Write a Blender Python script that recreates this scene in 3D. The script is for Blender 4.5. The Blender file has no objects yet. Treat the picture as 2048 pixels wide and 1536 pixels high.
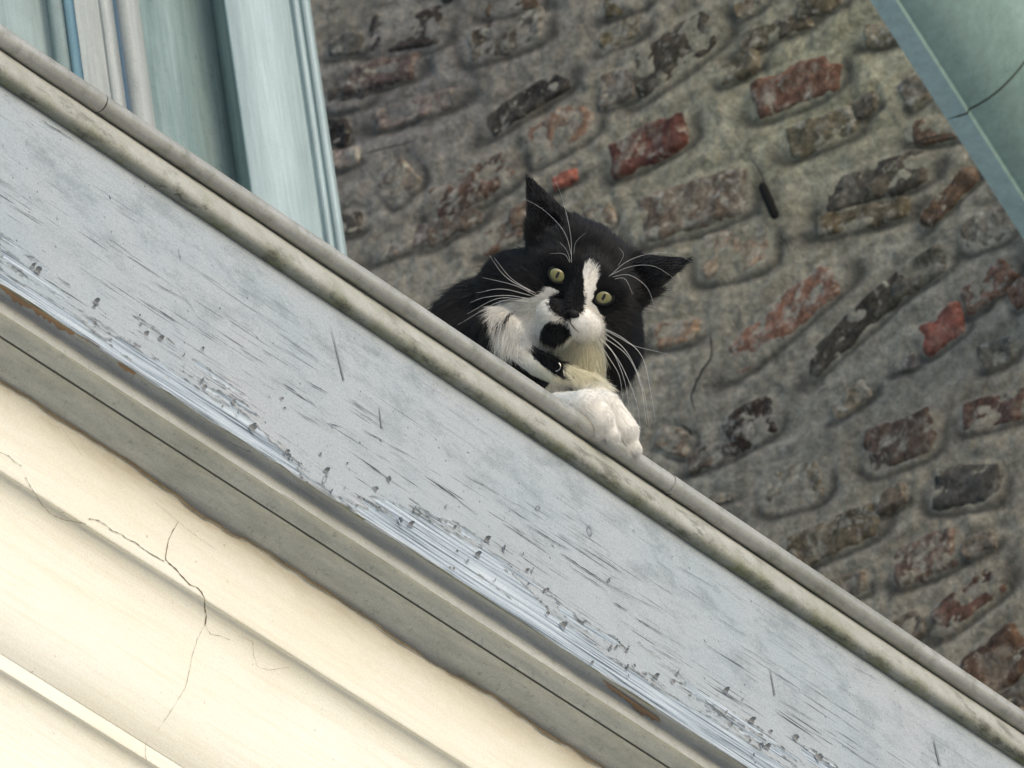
import bpy, math, random
import numpy as np
from mathutils import Vector, Matrix
random.seed(7); rng = np.random.default_rng(7)
sc = bpy.context.scene
C = sc.collection

# ------------------------------------------------------------------ camera
# orthonormal view basis: ledge runs along +X (away, down-right in view), the street is towards -Y, Z is up
def _axes(ax, ay, az):
    a, b, c = [math.radians(2 * v) for v in (ax, ay, az)]
    p, q, r = abs(math.sin(b - c)), abs(math.sin(c - a)), abs(math.sin(a - b))
    s = 2 / (p + q + r)
    return math.sqrt(p * s), math.sqrt(q * s), math.sqrt(r * s)
AX, AY, AZ = -33.8, 29.0, 98.8
lx, ly, lz = _axes(AX, AY, AZ)
cs = lambda d: (math.cos(math.radians(d)), math.sin(math.radians(d)))
R = Vector((lx * cs(AX)[0], -ly * cs(AY)[0], lz * cs(AZ)[0])).normalized()
U = Vector((lx * cs(AX)[1], -ly * cs(AY)[1], lz * cs(AZ)[1]))
U = (U - R * U.dot(R)).normalized()
F = -(R.cross(U))
O = Vector((0, 0, 1.6))
FP = 26000.0
cam = bpy.data.cameras.new('camera'); co = bpy.data.objects.new('camera', cam); C.objects.link(co)
co.matrix_world = Matrix(((R.x, U.x, -F.x, O.x), (R.y, U.y, -F.y, O.y), (R.z, U.z, -F.z, O.z), (0, 0, 0, 1)))
cam.sensor_width = 36; cam.lens = 36 * FP / 2048
cam.clip_start = 0.5; cam.clip_end = 500
cam.dof.use_dof = True; cam.dof.focus_distance = 9.86; cam.dof.aperture_fstop = 44
sc.camera = co

# ------------------------------------------------------------------ light
SUN_AZ, SUN_EL = 196.0, 25.0       # compass-like azimuth of the sun (from +Y clockwise), elevation
world = bpy.data.worlds.new('World'); sc.world = world; world.use_nodes = True
wn = world.node_tree; bg = wn.nodes['Background']
sky = wn.nodes.new('ShaderNodeTexSky'); sky.sky_type = 'NISHITA'; sky.sun_disc = False
sky.sun_elevation = math.radians(SUN_EL); sky.sun_rotation = math.radians(SUN_AZ)
sky.air_density = 1.0; sky.dust_density = 1.5; sky.ozone_density = 1.0
wn.links.new(sky.outputs[0], bg.inputs[0]); bg.inputs[1].default_value = 0.12
sun = bpy.data.lights.new('sun', 'SUN'); sun.energy = 0.5; sun.angle = math.radians(80); sun.color = (1.0, 0.98, 0.95)
so = bpy.data.objects.new('sun', sun); C.objects.link(so)
sdir = Vector((math.sin(math.radians(SUN_AZ)) * math.cos(math.radians(SUN_EL)), math.cos(math.radians(SUN_AZ)) * math.cos(math.radians(SUN_EL)), math.sin(math.radians(SUN_EL))))
so.rotation_euler = sdir.to_track_quat('Z', 'Y').to_euler()
sc.view_settings.view_transform = 'Standard'; sc.view_settings.look = 'None'
sc.view_settings.gamma = 1; sc.view_settings.use_curve_mapping = False
sc.view_settings.exposure = 0.95
sc.cycles.max_bounces = 6; sc.cycles.transparent_max_bounces = 8

# ------------------------------------------------------------------ helpers
def ray(px, py):
    return F + R * ((px - 1024) / FP) + U * ((768 - py) / FP)
def at_t(px, py, t): return O + ray(px, py) * t
def on(px, py, axis, val):
    d = ray(px, py); return O + d * ((val - O[axis]) / d[axis])
def link(name, me, mat=None, parent=None, smooth=False):
    o = bpy.data.objects.new(name, me); C.objects.link(o)
    if mat is not None: me.materials.append(mat)
    if parent is not None: o.parent = parent
    if smooth and hasattr(me, 'shade_smooth'): me.shade_smooth()
    return o
def mesh_np(name, V, Fa):
    me = bpy.data.meshes.new(name)
    V = np.asarray(V, dtype=np.float32); n = len(V)
    me.vertices.add(n); me.vertices.foreach_set('co', V.ravel())
    Fa = np.asarray(Fa, dtype=np.int32); k = Fa.shape[1]
    me.loops.add(Fa.size); me.loops.foreach_set('vertex_index', Fa.ravel())
    me.polygons.add(len(Fa)); me.polygons.foreach_set('loop_start', np.arange(0, Fa.size, k, dtype=np.int32))
    try: me.polygons.foreach_set('loop_total', np.full(len(Fa), k, dtype=np.int32))
    except Exception: pass
    me.update(calc_edges=True); me.validate()
    return me
def grid_faces(nu, nv, flip=False, closed_v=False):
    i = np.arange(nu - 1)[:, None]; j = np.arange(nv if closed_v else nv - 1)[None, :]
    a = i * nv + j; b = i * nv + (j + 1) % nv; c = (i + 1) * nv + (j + 1) % nv; d = (i + 1) * nv + j
    f = np.stack([a, b, c, d], -1).reshape(-1, 4)
    return f[:, ::-1] if flip else f
def empty(name, loc):
    o = bpy.data.objects.new(name, None); C.objects.link(o); o.location = loc; o.empty_display_size = .1
    return o
def child_at(o, parent):      # parent keeping world placement (parents are unrotated empties)
    o.parent = parent; o.location = Vector(o.location) - Vector(parent.location)
def tag(o, label=None, cat=None, group=None, kind=None):
    if label: o['label'] = label
    if cat: o['category'] = cat
    if group: o['group'] = group
    if kind: o['kind'] = kind
def h2(ix, iy, s):
    v = np.sin(ix * 127.1 + iy * 311.7 + s * 74.7) * 43758.5453
    return v - np.floor(v)
def vn(x, y, s=0):
    x = np.asarray(x, float); y = np.asarray(y, float)
    xi = np.floor(x); yi = np.floor(y); fx = x - xi; fy = y - yi
    fx = fx * fx * (3 - 2 * fx); fy = fy * fy * (3 - 2 * fy)
    a = h2(xi, yi, s); b = h2(xi + 1, yi, s); c = h2(xi, yi + 1, s); d = h2(xi + 1, yi + 1, s)
    return (a + (b - a) * fx) * (1 - fy) + (c + (d - c) * fx) * fy
def fbm(x, y, s=0, o=4):
    r = 0; amp = .5
    for k in range(o):
        r = r + amp * (vn(x * 2 ** k, y * 2 ** k, s + k * 13) - .5) * 2; amp *= .5
    return r
def sstep(a, b, x):
    t = np.clip((x - a) / (b - a), 0, 1); return t * t * (3 - 2 * t)
def fattr(me, name, arr):
    at = me.attributes.new(name, 'FLOAT', 'POINT'); at.data.foreach_set('value', np.asarray(arr, dtype=np.float32).ravel())

# node helpers
class NT:
    def __init__(s, name):
        s.m = bpy.data.materials.new(name); s.m.use_nodes = True; s.t = s.m.node_tree; s.b = s.t.nodes['Principled BSDF']
        s.tc = s.t.nodes.new('ShaderNodeTexCoord'); s.L = s.t.links.new
    def n(s, k): return s.t.nodes.new('ShaderNode' + k)
    def mapped(s, scale=(1, 1, 1), rot=(0, 0, 0), loc=(0, 0, 0), src=None):
        m = s.n('Mapping'); m.inputs['Scale'].default_value = scale; m.inputs['Rotation'].default_value = rot; m.inputs['Location'].default_value = loc
        s.L(src or s.tc.outputs['Object'], m.inputs[0]); return m.outputs[0]
    def noise(s, vec, scale, detail=4, rough=.55, dist=0):
        n = s.n('TexNoise'); n.inputs['Scale'].default_value = scale; n.inputs['Detail'].default_value = detail
        n.inputs['Roughness'].default_value = rough; n.inputs['Distortion'].default_value = dist; s.L(vec, n.inputs['Vector']); return n.outputs['Fac']
    def ramp(s, fac, stops):
        r = s.n('ValToRGB'); e = r.color_ramp.elements
        while len(e) < len(stops): e.new(.5)
        for i, (p, c) in enumerate(stops):
            e[i].position = p; e[i].color = (c, c, c, 1) if not hasattr(c, '__len__') else (*c, 1)
        s.L(fac, r.inputs[0]); return r.outputs[0]
    def mix(s, fac, a, b, mode='MIX'):
        m = s.n('Mix'); m.data_type = 'RGBA'; m.blend_type = mode
        for i, v in ((0, fac), (6, a), (7, b)):
            if isinstance(v, (int, float)): m.inputs[i].default_value = v
            elif isinstance(v, tuple): m.inputs[i].default_value = (*v, 1)
            else: s.L(v, m.inputs[i])
        return m.outputs[2]
    def math(s, op, a, b=0.0):
        m = s.n('Math'); m.operation = op
        for i, v in ((0, a), (1, b)):
            if isinstance(v, (int, float)): m.inputs[i].default_value = v
            else: s.L(v, m.inputs[i])
        return m.outputs[0]
    def attr(s, name):
        a = s.n('Attribute'); a.attribute_name = name; return a.outputs['Fac']
    def bump(s, h, strength=.3, dist=.001, prev=None):
        b = s.n('Bump'); b.inputs['Strength'].default_value = strength; b.inputs['Distance'].default_value = dist
        s.L(h, b.inputs['Height']);
        if prev is not None: s.L(prev, b.inputs['Normal'])
        s.L(b.outputs[0], s.b.inputs['Normal']); return b.outputs[0]
    def fin(s, col, rough=.6, spec=.4, grain=0.0):
        if grain:      # tiny value grain of a real surface
            g = s.noise(s.mapped((1, 1, 1)), 900, 2, .8); col = s.mix(1.0, col, s.ramp(g, [(.3, 1 - grain), (.7, 1 + grain)]), 'MULTIPLY')
        if isinstance(col, tuple): s.b.inputs['Base Color'].default_value = (*col, 1)
        else: s.L(col, s.b.inputs['Base Color'])
        if isinstance(rough, (int, float)): s.b.inputs['Roughness'].default_value = rough
        else: s.L(rough, s.b.inputs['Roughness'])
        s.b.inputs['Specular IOR Level'].default_value = spec
        return s.m
def lin(*c):
    return tuple(((v / 255) / 12.92 if v / 255 <= .04045 else ((v / 255 + .055) / 1.055) ** 2.4) for v in c)

# weathered paint with streaks; streak axis is an (x,y,z) scale for the stretched noise
def paint_mat(name, base, dirt_shade, stretch, amount=.5, rough=.55, spot=.3, lo=.45, hi=.75, fine=(0.04, .06, .05)):
    t = NT(name)
    v = t.mapped(stretch)
    n1 = t.noise(v, 1.0, 6, .65, .3)
    n2 = t.noise(t.mapped((1, 1, 1)), 9, 5, .6)
    n3 = t.noise(t.mapped((1, 1, 1)), 160, 3, .7)
    m1 = t.math('MULTIPLY', t.ramp(n1, [(lo, 0.), (hi, 1.)]), amount)
    c = t.mix(m1, base, dirt_shade)
    c = t.mix(t.math('MULTIPLY', t.ramp(n2, [(.5, 0.), (.75, 1.)]), amount * .6), c, tuple(x * .75 for x in dirt_shade))
    c = t.mix(t.math('MULTIPLY', t.ramp(n3, [(.58, 0.), (.7, 1.)]), spot), c, fine)
    fs = t.noise(t.mapped(tuple(x * 7 for x in stretch)), 1.0, 4, .7)
    c = t.mix(1.0, c, t.ramp(fs, [(.32, .86), (.66, 1.10)]), 'MULTIPLY')
    n4 = t.noise(t.mapped((1, 1, 1)), 700, 2, .6)
    t.bump(t.math('ADD', n3, t.math('MULTIPLY', n4, .4)), .25, .0006)
    return t.fin(c, rough, .3, .16)

# ------------------------------------------------------------------ reference planes
Yr = at_t(1161, 846, 9.9).y                  # plane through the roll axis
Yf = Yr + .010                               # fascia face
SM = 9.9 / FP                                # metres per photo pixel at the cat
def prof_pt(row, out):                       # (y,z) of the profile point seen at column 700 in this row, `out` metres in front of the fascia plane
    p = on(700, row, 1, Yf - out); return (p.y, p.z)
Xw = at_t(1500, 500, 13.1).x                 # brick wall face
XA, XB = 3.2, Xw - .002
xv0 = on(0, 100, 1, Yf).x - .12; xv1 = on(2048, 1536, 1, Yf).x + .12

# street far below (gives the bounce light), and pavement
t = NT('street_asphalt'); t.fin(t.mix(t.noise(t.mapped(), 3, 6), (.38, .375, .36), (.46, .455, .44)), .9)
g = link('street', mesh_np('street', [(-200, -200, 0), (200, -200, 0), (200, 200, 0), (-200, 200, 0)], [(0, 1, 2, 3)]), t.m); tag(g, kind='structure', label='grey asphalt street below the house')
# ------------------------------------------------------------------ cornice (ledge)
cornice = empty('cornice', ((xv0 + xv1) / 2, Yf, prof_pt(1300, -.05)[1]))
tag(cornice, 'weathered pale grey painted wooden cornice with rounded lead roll along its top edge', 'cornice', kind='thing')
def xs_dense(step, a=xv0, b=xv1):
    return np.concatenate([[XA, (XA + a) / 2], np.arange(a, b, step), [b, XB]])
def extrude(name, prof, mat, xs, parent, wob=None, smooth=False, close=False):
    P = np.array(prof); n = len(P); xs = np.asarray(xs)
    V = np.zeros((len(xs), n, 3)); V[:, :, 0] = xs[:, None]; V[:, :, 1] = P[None, :, 0]; V[:, :, 2] = P[None, :, 1]
    if wob is not None: V = wob(V)
    me = mesh_np(name, V.reshape(-1, 3), grid_faces(len(xs), n, closed_v=close))
    o = link(name, me, mat, None, smooth)
    if parent is not None:
        o.parent = parent; me.transform(Matrix.Translation(-parent.location))
    return o
def arc_resample(pts, n):
    P = np.array(pts, float); d = np.r_[0, np.cumsum(np.hypot(*np.diff(P, axis=0).T))]
    s = np.linspace(0, d[-1], n); return np.c_[np.interp(s, d, P[:, 0]), np.interp(s, d, P[:, 1])]
def smooth_curve(pts, n):       # Catmull-Rom through the points
    P = np.array(pts, float); P = np.vstack([2 * P[0] - P[1], P, 2 * P[-1] - P[-2]]); out = []
    for i in range(1, len(P) - 2):
        for u in np.linspace(0, 1, n, endpoint=False):
            a, b, c, d = P[i - 1:i + 3]
            out.append(.5 * ((2 * b) + (c - a) * u + (2 * a - 5 * b + 4 * c - d) * u * u + (3 * b - 3 * c + d - a) * u ** 3))
    out.append(P[-2]); return np.array(out)

# --- lead roll: three lengths with lapped joints
t = NT('roll_lead')
v = t.mapped((6, 30, 30)); n1 = t.noise(v, 1.5, 5, .6); n2 = t.noise(t.mapped(), 60, 5, .65); n3 = t.noise(t.mapped(), 300, 3)
c = t.mix(t.ramp(n1, [(.35, 0.), (.7, 1.)]), (.42, .415, .38), (.28, .275, .235))
c = t.mix(t.math('MULTIPLY', t.ramp(n2, [(.48, 0.), (.68, 1.)]), .65), c, (.165, .165, .115))
c = t.mix(t.math('MULTIPLY', t.ramp(n3, [(.6, 0.), (.72, 1.)]), .3), c, (.5, .5, .48))
t.bump(n2, .25, .001); t.fin(c, .30, .9, .16); M_roll = t.m
pc = on(700, 541.5, 1, Yr); zr = pc.z; Rr = 20.6 * (pc - O).dot(F) / FP
def x_on_roll(px, py): return on(px, py, 1, Yr - Rr * .3).x
joints = [x_on_roll(200, 183), x_on_roll(1348, 985)]
segs = [(XA, joints[0], 1.0), (joints[0] - .006, joints[1], .965), (joints[1] - .004, XB, 1.0)]
for k, (a, b, rs) in enumerate(segs):
    xs = np.arange(a, b, .01) if b - a > .05 else np.array([a, b]); xs = np.r_[xs[:-1], b]
    th = np.linspace(0, 2 * math.pi, 33)[:-1]
    rr = Rr * rs * np.ones((len(xs), 1))
    if k != 1:   # slight flare at the lap end
        e = (b - xs) if k == 0 else (xs - a)
        rr = rr * (1 + .035 * np.exp(-(e / .004) ** 2))[:, None]
    rr = rr * (1 + .012 * fbm(xs[:, None] * 14, th[None] * 2, 5, 3))
    cy = Yr + .0008 * fbm(xs * 3, xs * 0, 9, 2)[:, None]; cz = zr + .0010 * fbm(xs * 2.3, xs * 0, 4, 2)[:, None]
    V = np.stack([np.repeat(xs[:, None], 32, 1), cy + rr * np.cos(th)[None], cz + rr * np.sin(th)[None]], -1)
    me = mesh_np('lead_roll', V.reshape(-1, 3), grid_faces(len(xs), 32, closed_v=True))
    n0 = len(V.reshape(-1, 3))
    o = link('lead_roll', me, M_roll, None, True); o.parent = cornice; me.transform(Matrix.Translation(-cornice.location))
# dark rings round the laps, their colour standing in for the shadow gap
for jx in joints:
    xs = np.array([jx - .0002, jx + .0011]); th = np.linspace(0, 2 * math.pi, 33)[:-1]
    V = np.stack([np.repeat(xs[:, None], 32, 1), Yr + Rr * 1.006 * np.cos(th)[None] + 0 * xs[:, None], zr + Rr * 1.006 * np.sin(th)[None] + 0 * xs[:, None]], -1)
    me = mesh_np('lap_gap', V.reshape(-1, 3), grid_faces(2, 32, closed_v=True)); tt = NT('lap_shadow'); tt.fin((.02, .02, .018), .9)
    o = link('lap_joint', me, tt.m, None, True); o.parent = cornice; me.transform(Matrix.Translation(-cornice.location))

# --- crown bead under the roll
t = NT('bead_paint')
n1 = t.noise(t.mapped((3, 14, 14)), 2.2, 6, .65); n2 = t.noise(t.mapped((1, 1, 1)), 34, 6, .7); n3 = t.noise(t.mapped(), 260, 3, .6)
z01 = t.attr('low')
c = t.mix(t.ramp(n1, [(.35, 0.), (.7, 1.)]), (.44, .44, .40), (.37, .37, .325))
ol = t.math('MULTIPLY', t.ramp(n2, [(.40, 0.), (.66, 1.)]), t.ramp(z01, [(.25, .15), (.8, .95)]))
c = t.mix(t.math('MULTIPLY', t.ramp(z01, [(.45, 0.), (.85, 1.)]), .55), c, (.17, .175, .125)); c = t.mix(ol, c, (.15, .16, .065))  # smooth ramp paints the shade of the bead's underside into its colour
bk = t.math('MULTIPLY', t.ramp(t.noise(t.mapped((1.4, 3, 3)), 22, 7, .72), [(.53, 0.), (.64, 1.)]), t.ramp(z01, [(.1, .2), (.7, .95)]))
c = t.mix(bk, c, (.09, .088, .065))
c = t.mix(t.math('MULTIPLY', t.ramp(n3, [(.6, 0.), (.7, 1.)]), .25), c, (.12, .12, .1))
t.bump(t.math('ADD', n3, n2), .2, .001); t.fin(c, .6, .3, .16); M_bead = t.m
bead = smooth_curve([prof_pt(548, -.004), prof_pt(566, .004), prof_pt(574, .0085), prof_pt(588, .0115), prof_pt(602, .0115), prof_pt(616, .0085), prof_pt(627, .0045), prof_pt(635, .0006)], 4)
bead = np.vstack([bead, [Yf + .006, bead[-1][1]]])
def wob_s(amp, fx, s):
    def f(V):
        d = amp * fbm(V[:, :, 0] * fx, V[:, :, 2] * 3, s, 4); V[:, :, 1] += d; V[:, :, 2] += .5 * d; return V
    return f
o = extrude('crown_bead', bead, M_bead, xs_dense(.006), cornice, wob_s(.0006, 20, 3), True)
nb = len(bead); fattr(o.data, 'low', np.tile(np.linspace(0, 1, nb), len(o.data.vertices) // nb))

# --- fascia board: wood with a peeling coat of paint, real relief
top = prof_pt(634, 0)[1]; bot = prof_pt(1019, 0)[1]; Hf = top - bot
xs = xs_dense(.00085); nv = 260; vv = np.linspace(0, 1, nv)             # 0 top ... 1 bottom
X, Vv = np.meshgrid(xs, vv, indexing='ij'); Z = top - Hf * Vv
n_lo = fbm(X * 5, Z * 40, 21, 5); n_hi = fbm(X * 22, Z * 170, 33, 4); n_b = fbm(X * 2.0, Z * 5, 43, 2)
u01 = (X - xv0) / (xv1 - xv0)
thr = .83 - .08 * sstep(.25, .8, u01) - .05 * n_b - .06 * np.exp(-((u01 - .42) / .10) ** 2) + .12 * np.exp(-((u01 - .30) / .05) ** 2)
m = Vv + .22 * n_lo + .15 * n_hi - thr
bare = sstep(0, .012, m)
grain = vn(X * 6, Z * 900, 61) * .6 + vn(X * 14, Z * 1700, 65) * .4
curl = np.exp(-(m / .016) ** 2) * (m < .004) * sstep(.1, .9, fbm(X * 40, Z * 60, 71, 3) * 1.6 + .5)
h = (1 - bare) * (.0007 + .0006 * curl * 2) + bare * (.00035 * grain) + .0006 * fbm(X * 6, Z * 20, 81, 3)
h += (1 - bare) * .00018 * (vn(X * 20, Z * 1100, 77) - .5)
h += -.002 * sstep(.992, 1.0, Vv) * vn(X * 60, X * 0, 5)
Y = Yf - h
Zw = Z - (.0012 * fbm(X * 18, X * 0, 15, 3)) * sstep(.93, 1, Vv)
V = np.stack([X, Y, Zw], -1); me = mesh_np('fascia_board', V.reshape(-1, 3), grid_faces(len(xs), nv))
me.transform(Matrix.Translation(-cornice.location)); fattr(me, 'bare', bare); fattr(me, 'low', Vv); fattr(me, 'edge', np.exp(-(m / .006) ** 2)); fattr(me, 'u', u01)
t = NT('fascia_paint')
obj = t.tc.outputs['Object']
lo = t.attr('low'); ba = t.attr('bare'); ed = t.attr('edge')
n1 = t.noise(t.mapped((1, 1, 1)), 7, 4, .6); n2 = t.noise(t.mapped((1.2, 1, 2.2)), 15, 7, .72, .3)
nf = t.noise(t.mapped((1, 1, 1)), 420, 2, .6)
c = t.mix(t.ramp(n1, [(.3, 0.), (.72, 1.)]), (.335, .385, .41), (.395, .415, .43))
# green-grey mould clouds, mostly on the upper half
mould = t.math('MULTIPLY', t.ramp(n2, [(.47, 0.), (.66, 1.)]), t.ramp(lo, [(.02, .5), (.12, 1.), (.45, .7), (.8, .12)]))
c = t.mix(t.math('MULTIPLY', mould, .8), c, (.21, .25, .26))
nd = t.noise(t.mapped((2, 1, 3)), 60, 6, .8); dk = t.math('MULTIPLY', t.ramp(nd, [(.545, 0.), (.64, 1.)]), mould)
c = t.mix(t.math('MULTIPLY', dk, .75), c, (.13, .15, .16))
# dark pin spots
sp = t.ramp(t.noise(t.mapped((1, 1, 1.0)), 210, 2, .5), [(.70, 0.), (.76, 1.)])
c = t.mix(t.math('MULTIPLY', sp, .8), c, (.05, .06, .07))
# hairline cracks along the grain
cr = t.noise(t.mapped((7, 1, 260)), 1.6, 4, .6, .0); crm = t.noise(t.mapped((5, 1, 30)), 1.5, 3, .6)
crk = t.math('MULTIPLY', t.ramp(cr, [(.39, 1.), (.43, 0.)]), t.math('MULTIPLY', t.ramp(crm, [(.46, 0.), (.56, 1.)]), t.ramp(lo, [(.1, .15), (.55, 1.)])))
c = t.mix(crk, c, (.07, .08, .09))
wood = t.ramp(t.noise(t.mapped((5, 1, 330)), 1.3, 4, .7), [(.38, (.06, .075, .09)), (.45, (.24, .29, .33)), (.51, (.39, .45, .49)), (.62, (.54, .59, .63))])
wood = t.mix(t.math('MULTIPLY', t.ramp(t.noise(t.mapped((1, 1, 4)), 14, 5, .65), [(.45, 0.), (.7, 1.)]), .6), wood, (.30, .35, .40))
c = t.mix(ba, c, wood)
c = t.mix(t.math('MULTIPLY', t.math('MULTIPLY', ed, t.ramp(t.noise(t.mapped((1, 1, 1)), 90, 3), [(.45, 0.), (.56, 1.)])), .85), c, (.06, .065, .07))
t.bump(t.math('ADD', t.math('MULTIPLY', nf, .5), t.math('MULTIPLY', cr, .8)), .35, .0006)
t.fin(c, .72, .2, .18); M_fas = t.m
o = link('fascia_board', me, M_fas, None, True); o.parent = cornice
# thickness of the board at its foot
o = extrude('fascia_foot', [(Yf + .0004, bot + .0008), (Yf + .0022, bot + .0009)], M_bead, [XA, XB], cornice)
fattr(o.data, 'low', [.8] * 4)  # foot takes the underside shade painted into the bead colour

# long checks and splits traced from the board
M_crk = NT('crack_dirt').fin((.035, .04, .045), .95, .1)
def hit_f(px, py, out=.0): return on(px, py, 1, Yf - out)
cracks = [((83, 240), (150, 282), 2.2), ((20, 408), (95, 452), 1.2), ((300, 560), (372, 600), 1.4), ((355, 576), (400, 637), .8), ((480, 695), (528, 727), 1.6), ((525, 700), (545, 712), 1.6),
  ((615, 762), (655, 786), 2.2), ((612, 795), (632, 813), 1.6), ((655, 845), (683, 856), 2.2), ((705, 815), (775, 862), 1.3), ((725, 858), (770, 884), 2.0), ((770, 884), (830, 917), 1.1),
  ((930, 950), (1000, 990), 1.5), ((1000, 990), (1080, 1035), .9), ((860, 955), (955, 1030), 1.2), ((1005, 1045), (1090, 1100), 1.6), ((1055, 1050), (1140, 1102), 2.2),
  ((1120, 1105), (1215, 1168), 2.6), ((1215, 1168), (1330, 1225), 1.3), ((1140, 1132), (1215, 1182), 1.6), ((1185, 1100), (1250, 1150), 1.2), ((1228, 1205), (1255, 1222), 2.4),
  ((1270, 1235), (1325, 1268), 2.0), ((1300, 1290), (1368, 1330), 1.3), ((1400, 1040), (1520, 1118), .9), ((1350, 1130), (1440, 1180), 1.0), ((1480, 1290), (1560, 1340), 1.1), ((1440, 1240), (1500, 1275), 1.0),
  ((1700, 1330), (1760, 1362), 1.0), ((1560, 1400), (1640, 1448), 1.4), ((450, 880), (500, 905), 1.2), ((560, 985), (600, 1010), 1.4)]
rr_ = random.Random(3)
for k in range(120):   # many small ones, thicker towards the foot of the board
    px = rr_.uniform(-20, 2060); v = rr_.random() ** .55 * .93 + .03
    y0 = 167 + .6675 * px; y1 = 562 + .655 * px; L = rr_.uniform(14, 80) * (1 if v > .4 else .6)
    py = y0 + (y1 - y0) * v; cracks.append(((px, py), (px + L, py + L * .66 + rr_.uniform(-1, 1)), rr_.uniform(.3, .6)))
Vs = []; Fs = []
for (a, b, w) in cracks:
    n = max(4, int((b[0] - a[0]) / 5)); base = len(Vs); off = rr_.random() * 50
    for i in range(n + 1):
        u = i / n; px = a[0] + (b[0] - a[0]) * u; py = a[1] + (b[1] - a[1]) * u
        j = 2.0 * float(fbm(np.array([u * n * .6 + off]), np.array([0.]), 3, 2)[0])
        ww = w * .27 * math.sin(math.pi * min(max(u, .04), .96)) ** .6 * (.6 + .8 * float(vn(np.array([u * n * 1.1 + off]), np.array([3.]), 9)[0]))
        for sgn in (-1, 1):
            p = hit_f(px + .56 * sgn * ww * -1, py + .83 * (sgn * ww) + j, .00165); Vs.append(p - cornice.location)
        if i: k = base + 2 * i; Fs.append((k - 2, k - 1, k + 1, k))
o = link('paint_crack', mesh_np('cracks', [tuple(v) for v in Vs], Fs), M_crk, cornice); tag(o, kind='stuff')

# scrape marks running down the board
M_scr = NT('scrape_grime').fin((.20, .215, .23), .8, .2)
Vs = []; Fs = []
for (a, b, w) in [((662, 652), (688, 760), 6), ((758, 812), (764, 856), 5), ((1540, 1335), (1550, 1390), 6), ((1868, 1480), (1880, 1530), 10), ((356, 495), (362, 515), 3)]:
    n = 12; base = len(Vs)
    for i in range(n + 1):
        u = i / n; w_ = w * .5 * (.25 + .75 * u) * (.6 + .8 * rr_.random()); px = a[0] + (b[0] - a[0]) * u; py = a[1] + (b[1] - a[1]) * u
        for sgn in (-1, 1): Vs.append(hit_f(px + sgn * w_ * .5, py, .0016) - cornice.location)
        if i: k = base + 2 * i; Fs.append((k - 2, k - 1, k + 1, k))
o = link('scrape_mark', mesh_np('scrapes', [tuple(v) for v in Vs], Fs), M_scr, cornice); tag(o, kind='stuff')

# ring-shaped marks left by old fixings
for (cx_, cy_, rx_, ry_, an_) in [(1180, 1061, 4.5, 11, -.25), (1076, 1016, 5, 5, 0), (650, 958, 4, 10, .4)]:
    V = []
    for i in range(25):
        th = i / 24 * 2 * math.pi
        for q in (1.0, .72):
            x_, y_ = rx_ * q * math.cos(th), ry_ * q * math.sin(th); V.append(hit_f(cx_ + x_ * math.cos(an_) - y_ * math.sin(an_), cy_ + x_ * math.sin(an_) + y_ * math.cos(an_), .0017) - cornice.location)
    link('fixing_mark', mesh_np('ring', [tuple(v) for v in V], grid_faces(25, 2)), M_scr, cornice)

# curled paint flakes lifting off the board
t = NT('flake_paint_shaded'); t.fin(t.mix(t.noise(t.mapped(), 60, 3), (.10, .105, .105), (.33, .345, .35)), .6); M_flk = t.m  # paint darkened to stand for shade and grime under the curls
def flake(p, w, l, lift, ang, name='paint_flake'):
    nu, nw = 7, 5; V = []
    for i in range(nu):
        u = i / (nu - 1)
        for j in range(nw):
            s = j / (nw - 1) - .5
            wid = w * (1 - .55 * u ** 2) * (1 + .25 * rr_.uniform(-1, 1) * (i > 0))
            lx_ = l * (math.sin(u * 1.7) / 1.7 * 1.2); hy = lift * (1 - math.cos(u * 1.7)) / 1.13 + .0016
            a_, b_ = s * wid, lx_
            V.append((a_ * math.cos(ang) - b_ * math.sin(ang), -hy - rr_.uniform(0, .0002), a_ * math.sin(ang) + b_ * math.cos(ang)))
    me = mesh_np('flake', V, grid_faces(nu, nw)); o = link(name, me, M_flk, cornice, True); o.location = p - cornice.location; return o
fl = [(70, 548), (62, 538), (185, 618), (188, 610), (280, 652), (288, 672), (317, 683), (365, 714), (402, 768), (403, 778), (503, 858), (498, 862), (575, 915), (570, 908), (649, 948), (660, 988), (745, 982), (775, 962),
      (797, 1044), (818, 1056), (826, 1024), (906, 1060), (970, 1086), (1005, 1102), (933, 1126), (987, 1164), (1050, 1146), (1062, 1145), (951, 1116), (1215, 1166), (1235, 1290), (1228, 1300), (1250, 1306), (1218, 1302),
      (1265, 1334), (1252, 1338), (1308, 1358), (1340, 1366), (1448, 1388), (1456, 1452), (1520, 1494), (1530, 1500), (1500, 1448), (1585, 1480), (1630, 1520), (1353, 1352), (1180, 1330), (1120, 1256), (1085, 1187)]
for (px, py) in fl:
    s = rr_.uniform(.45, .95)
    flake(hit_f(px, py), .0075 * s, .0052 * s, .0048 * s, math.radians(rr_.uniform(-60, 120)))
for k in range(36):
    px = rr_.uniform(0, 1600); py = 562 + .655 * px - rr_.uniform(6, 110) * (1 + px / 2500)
    s = rr_.uniform(.22, .5); flake(hit_f(px, py), .008 * s, .006 * s, .0042 * s, math.radians(rr_.uniform(-60, 120)))

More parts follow.
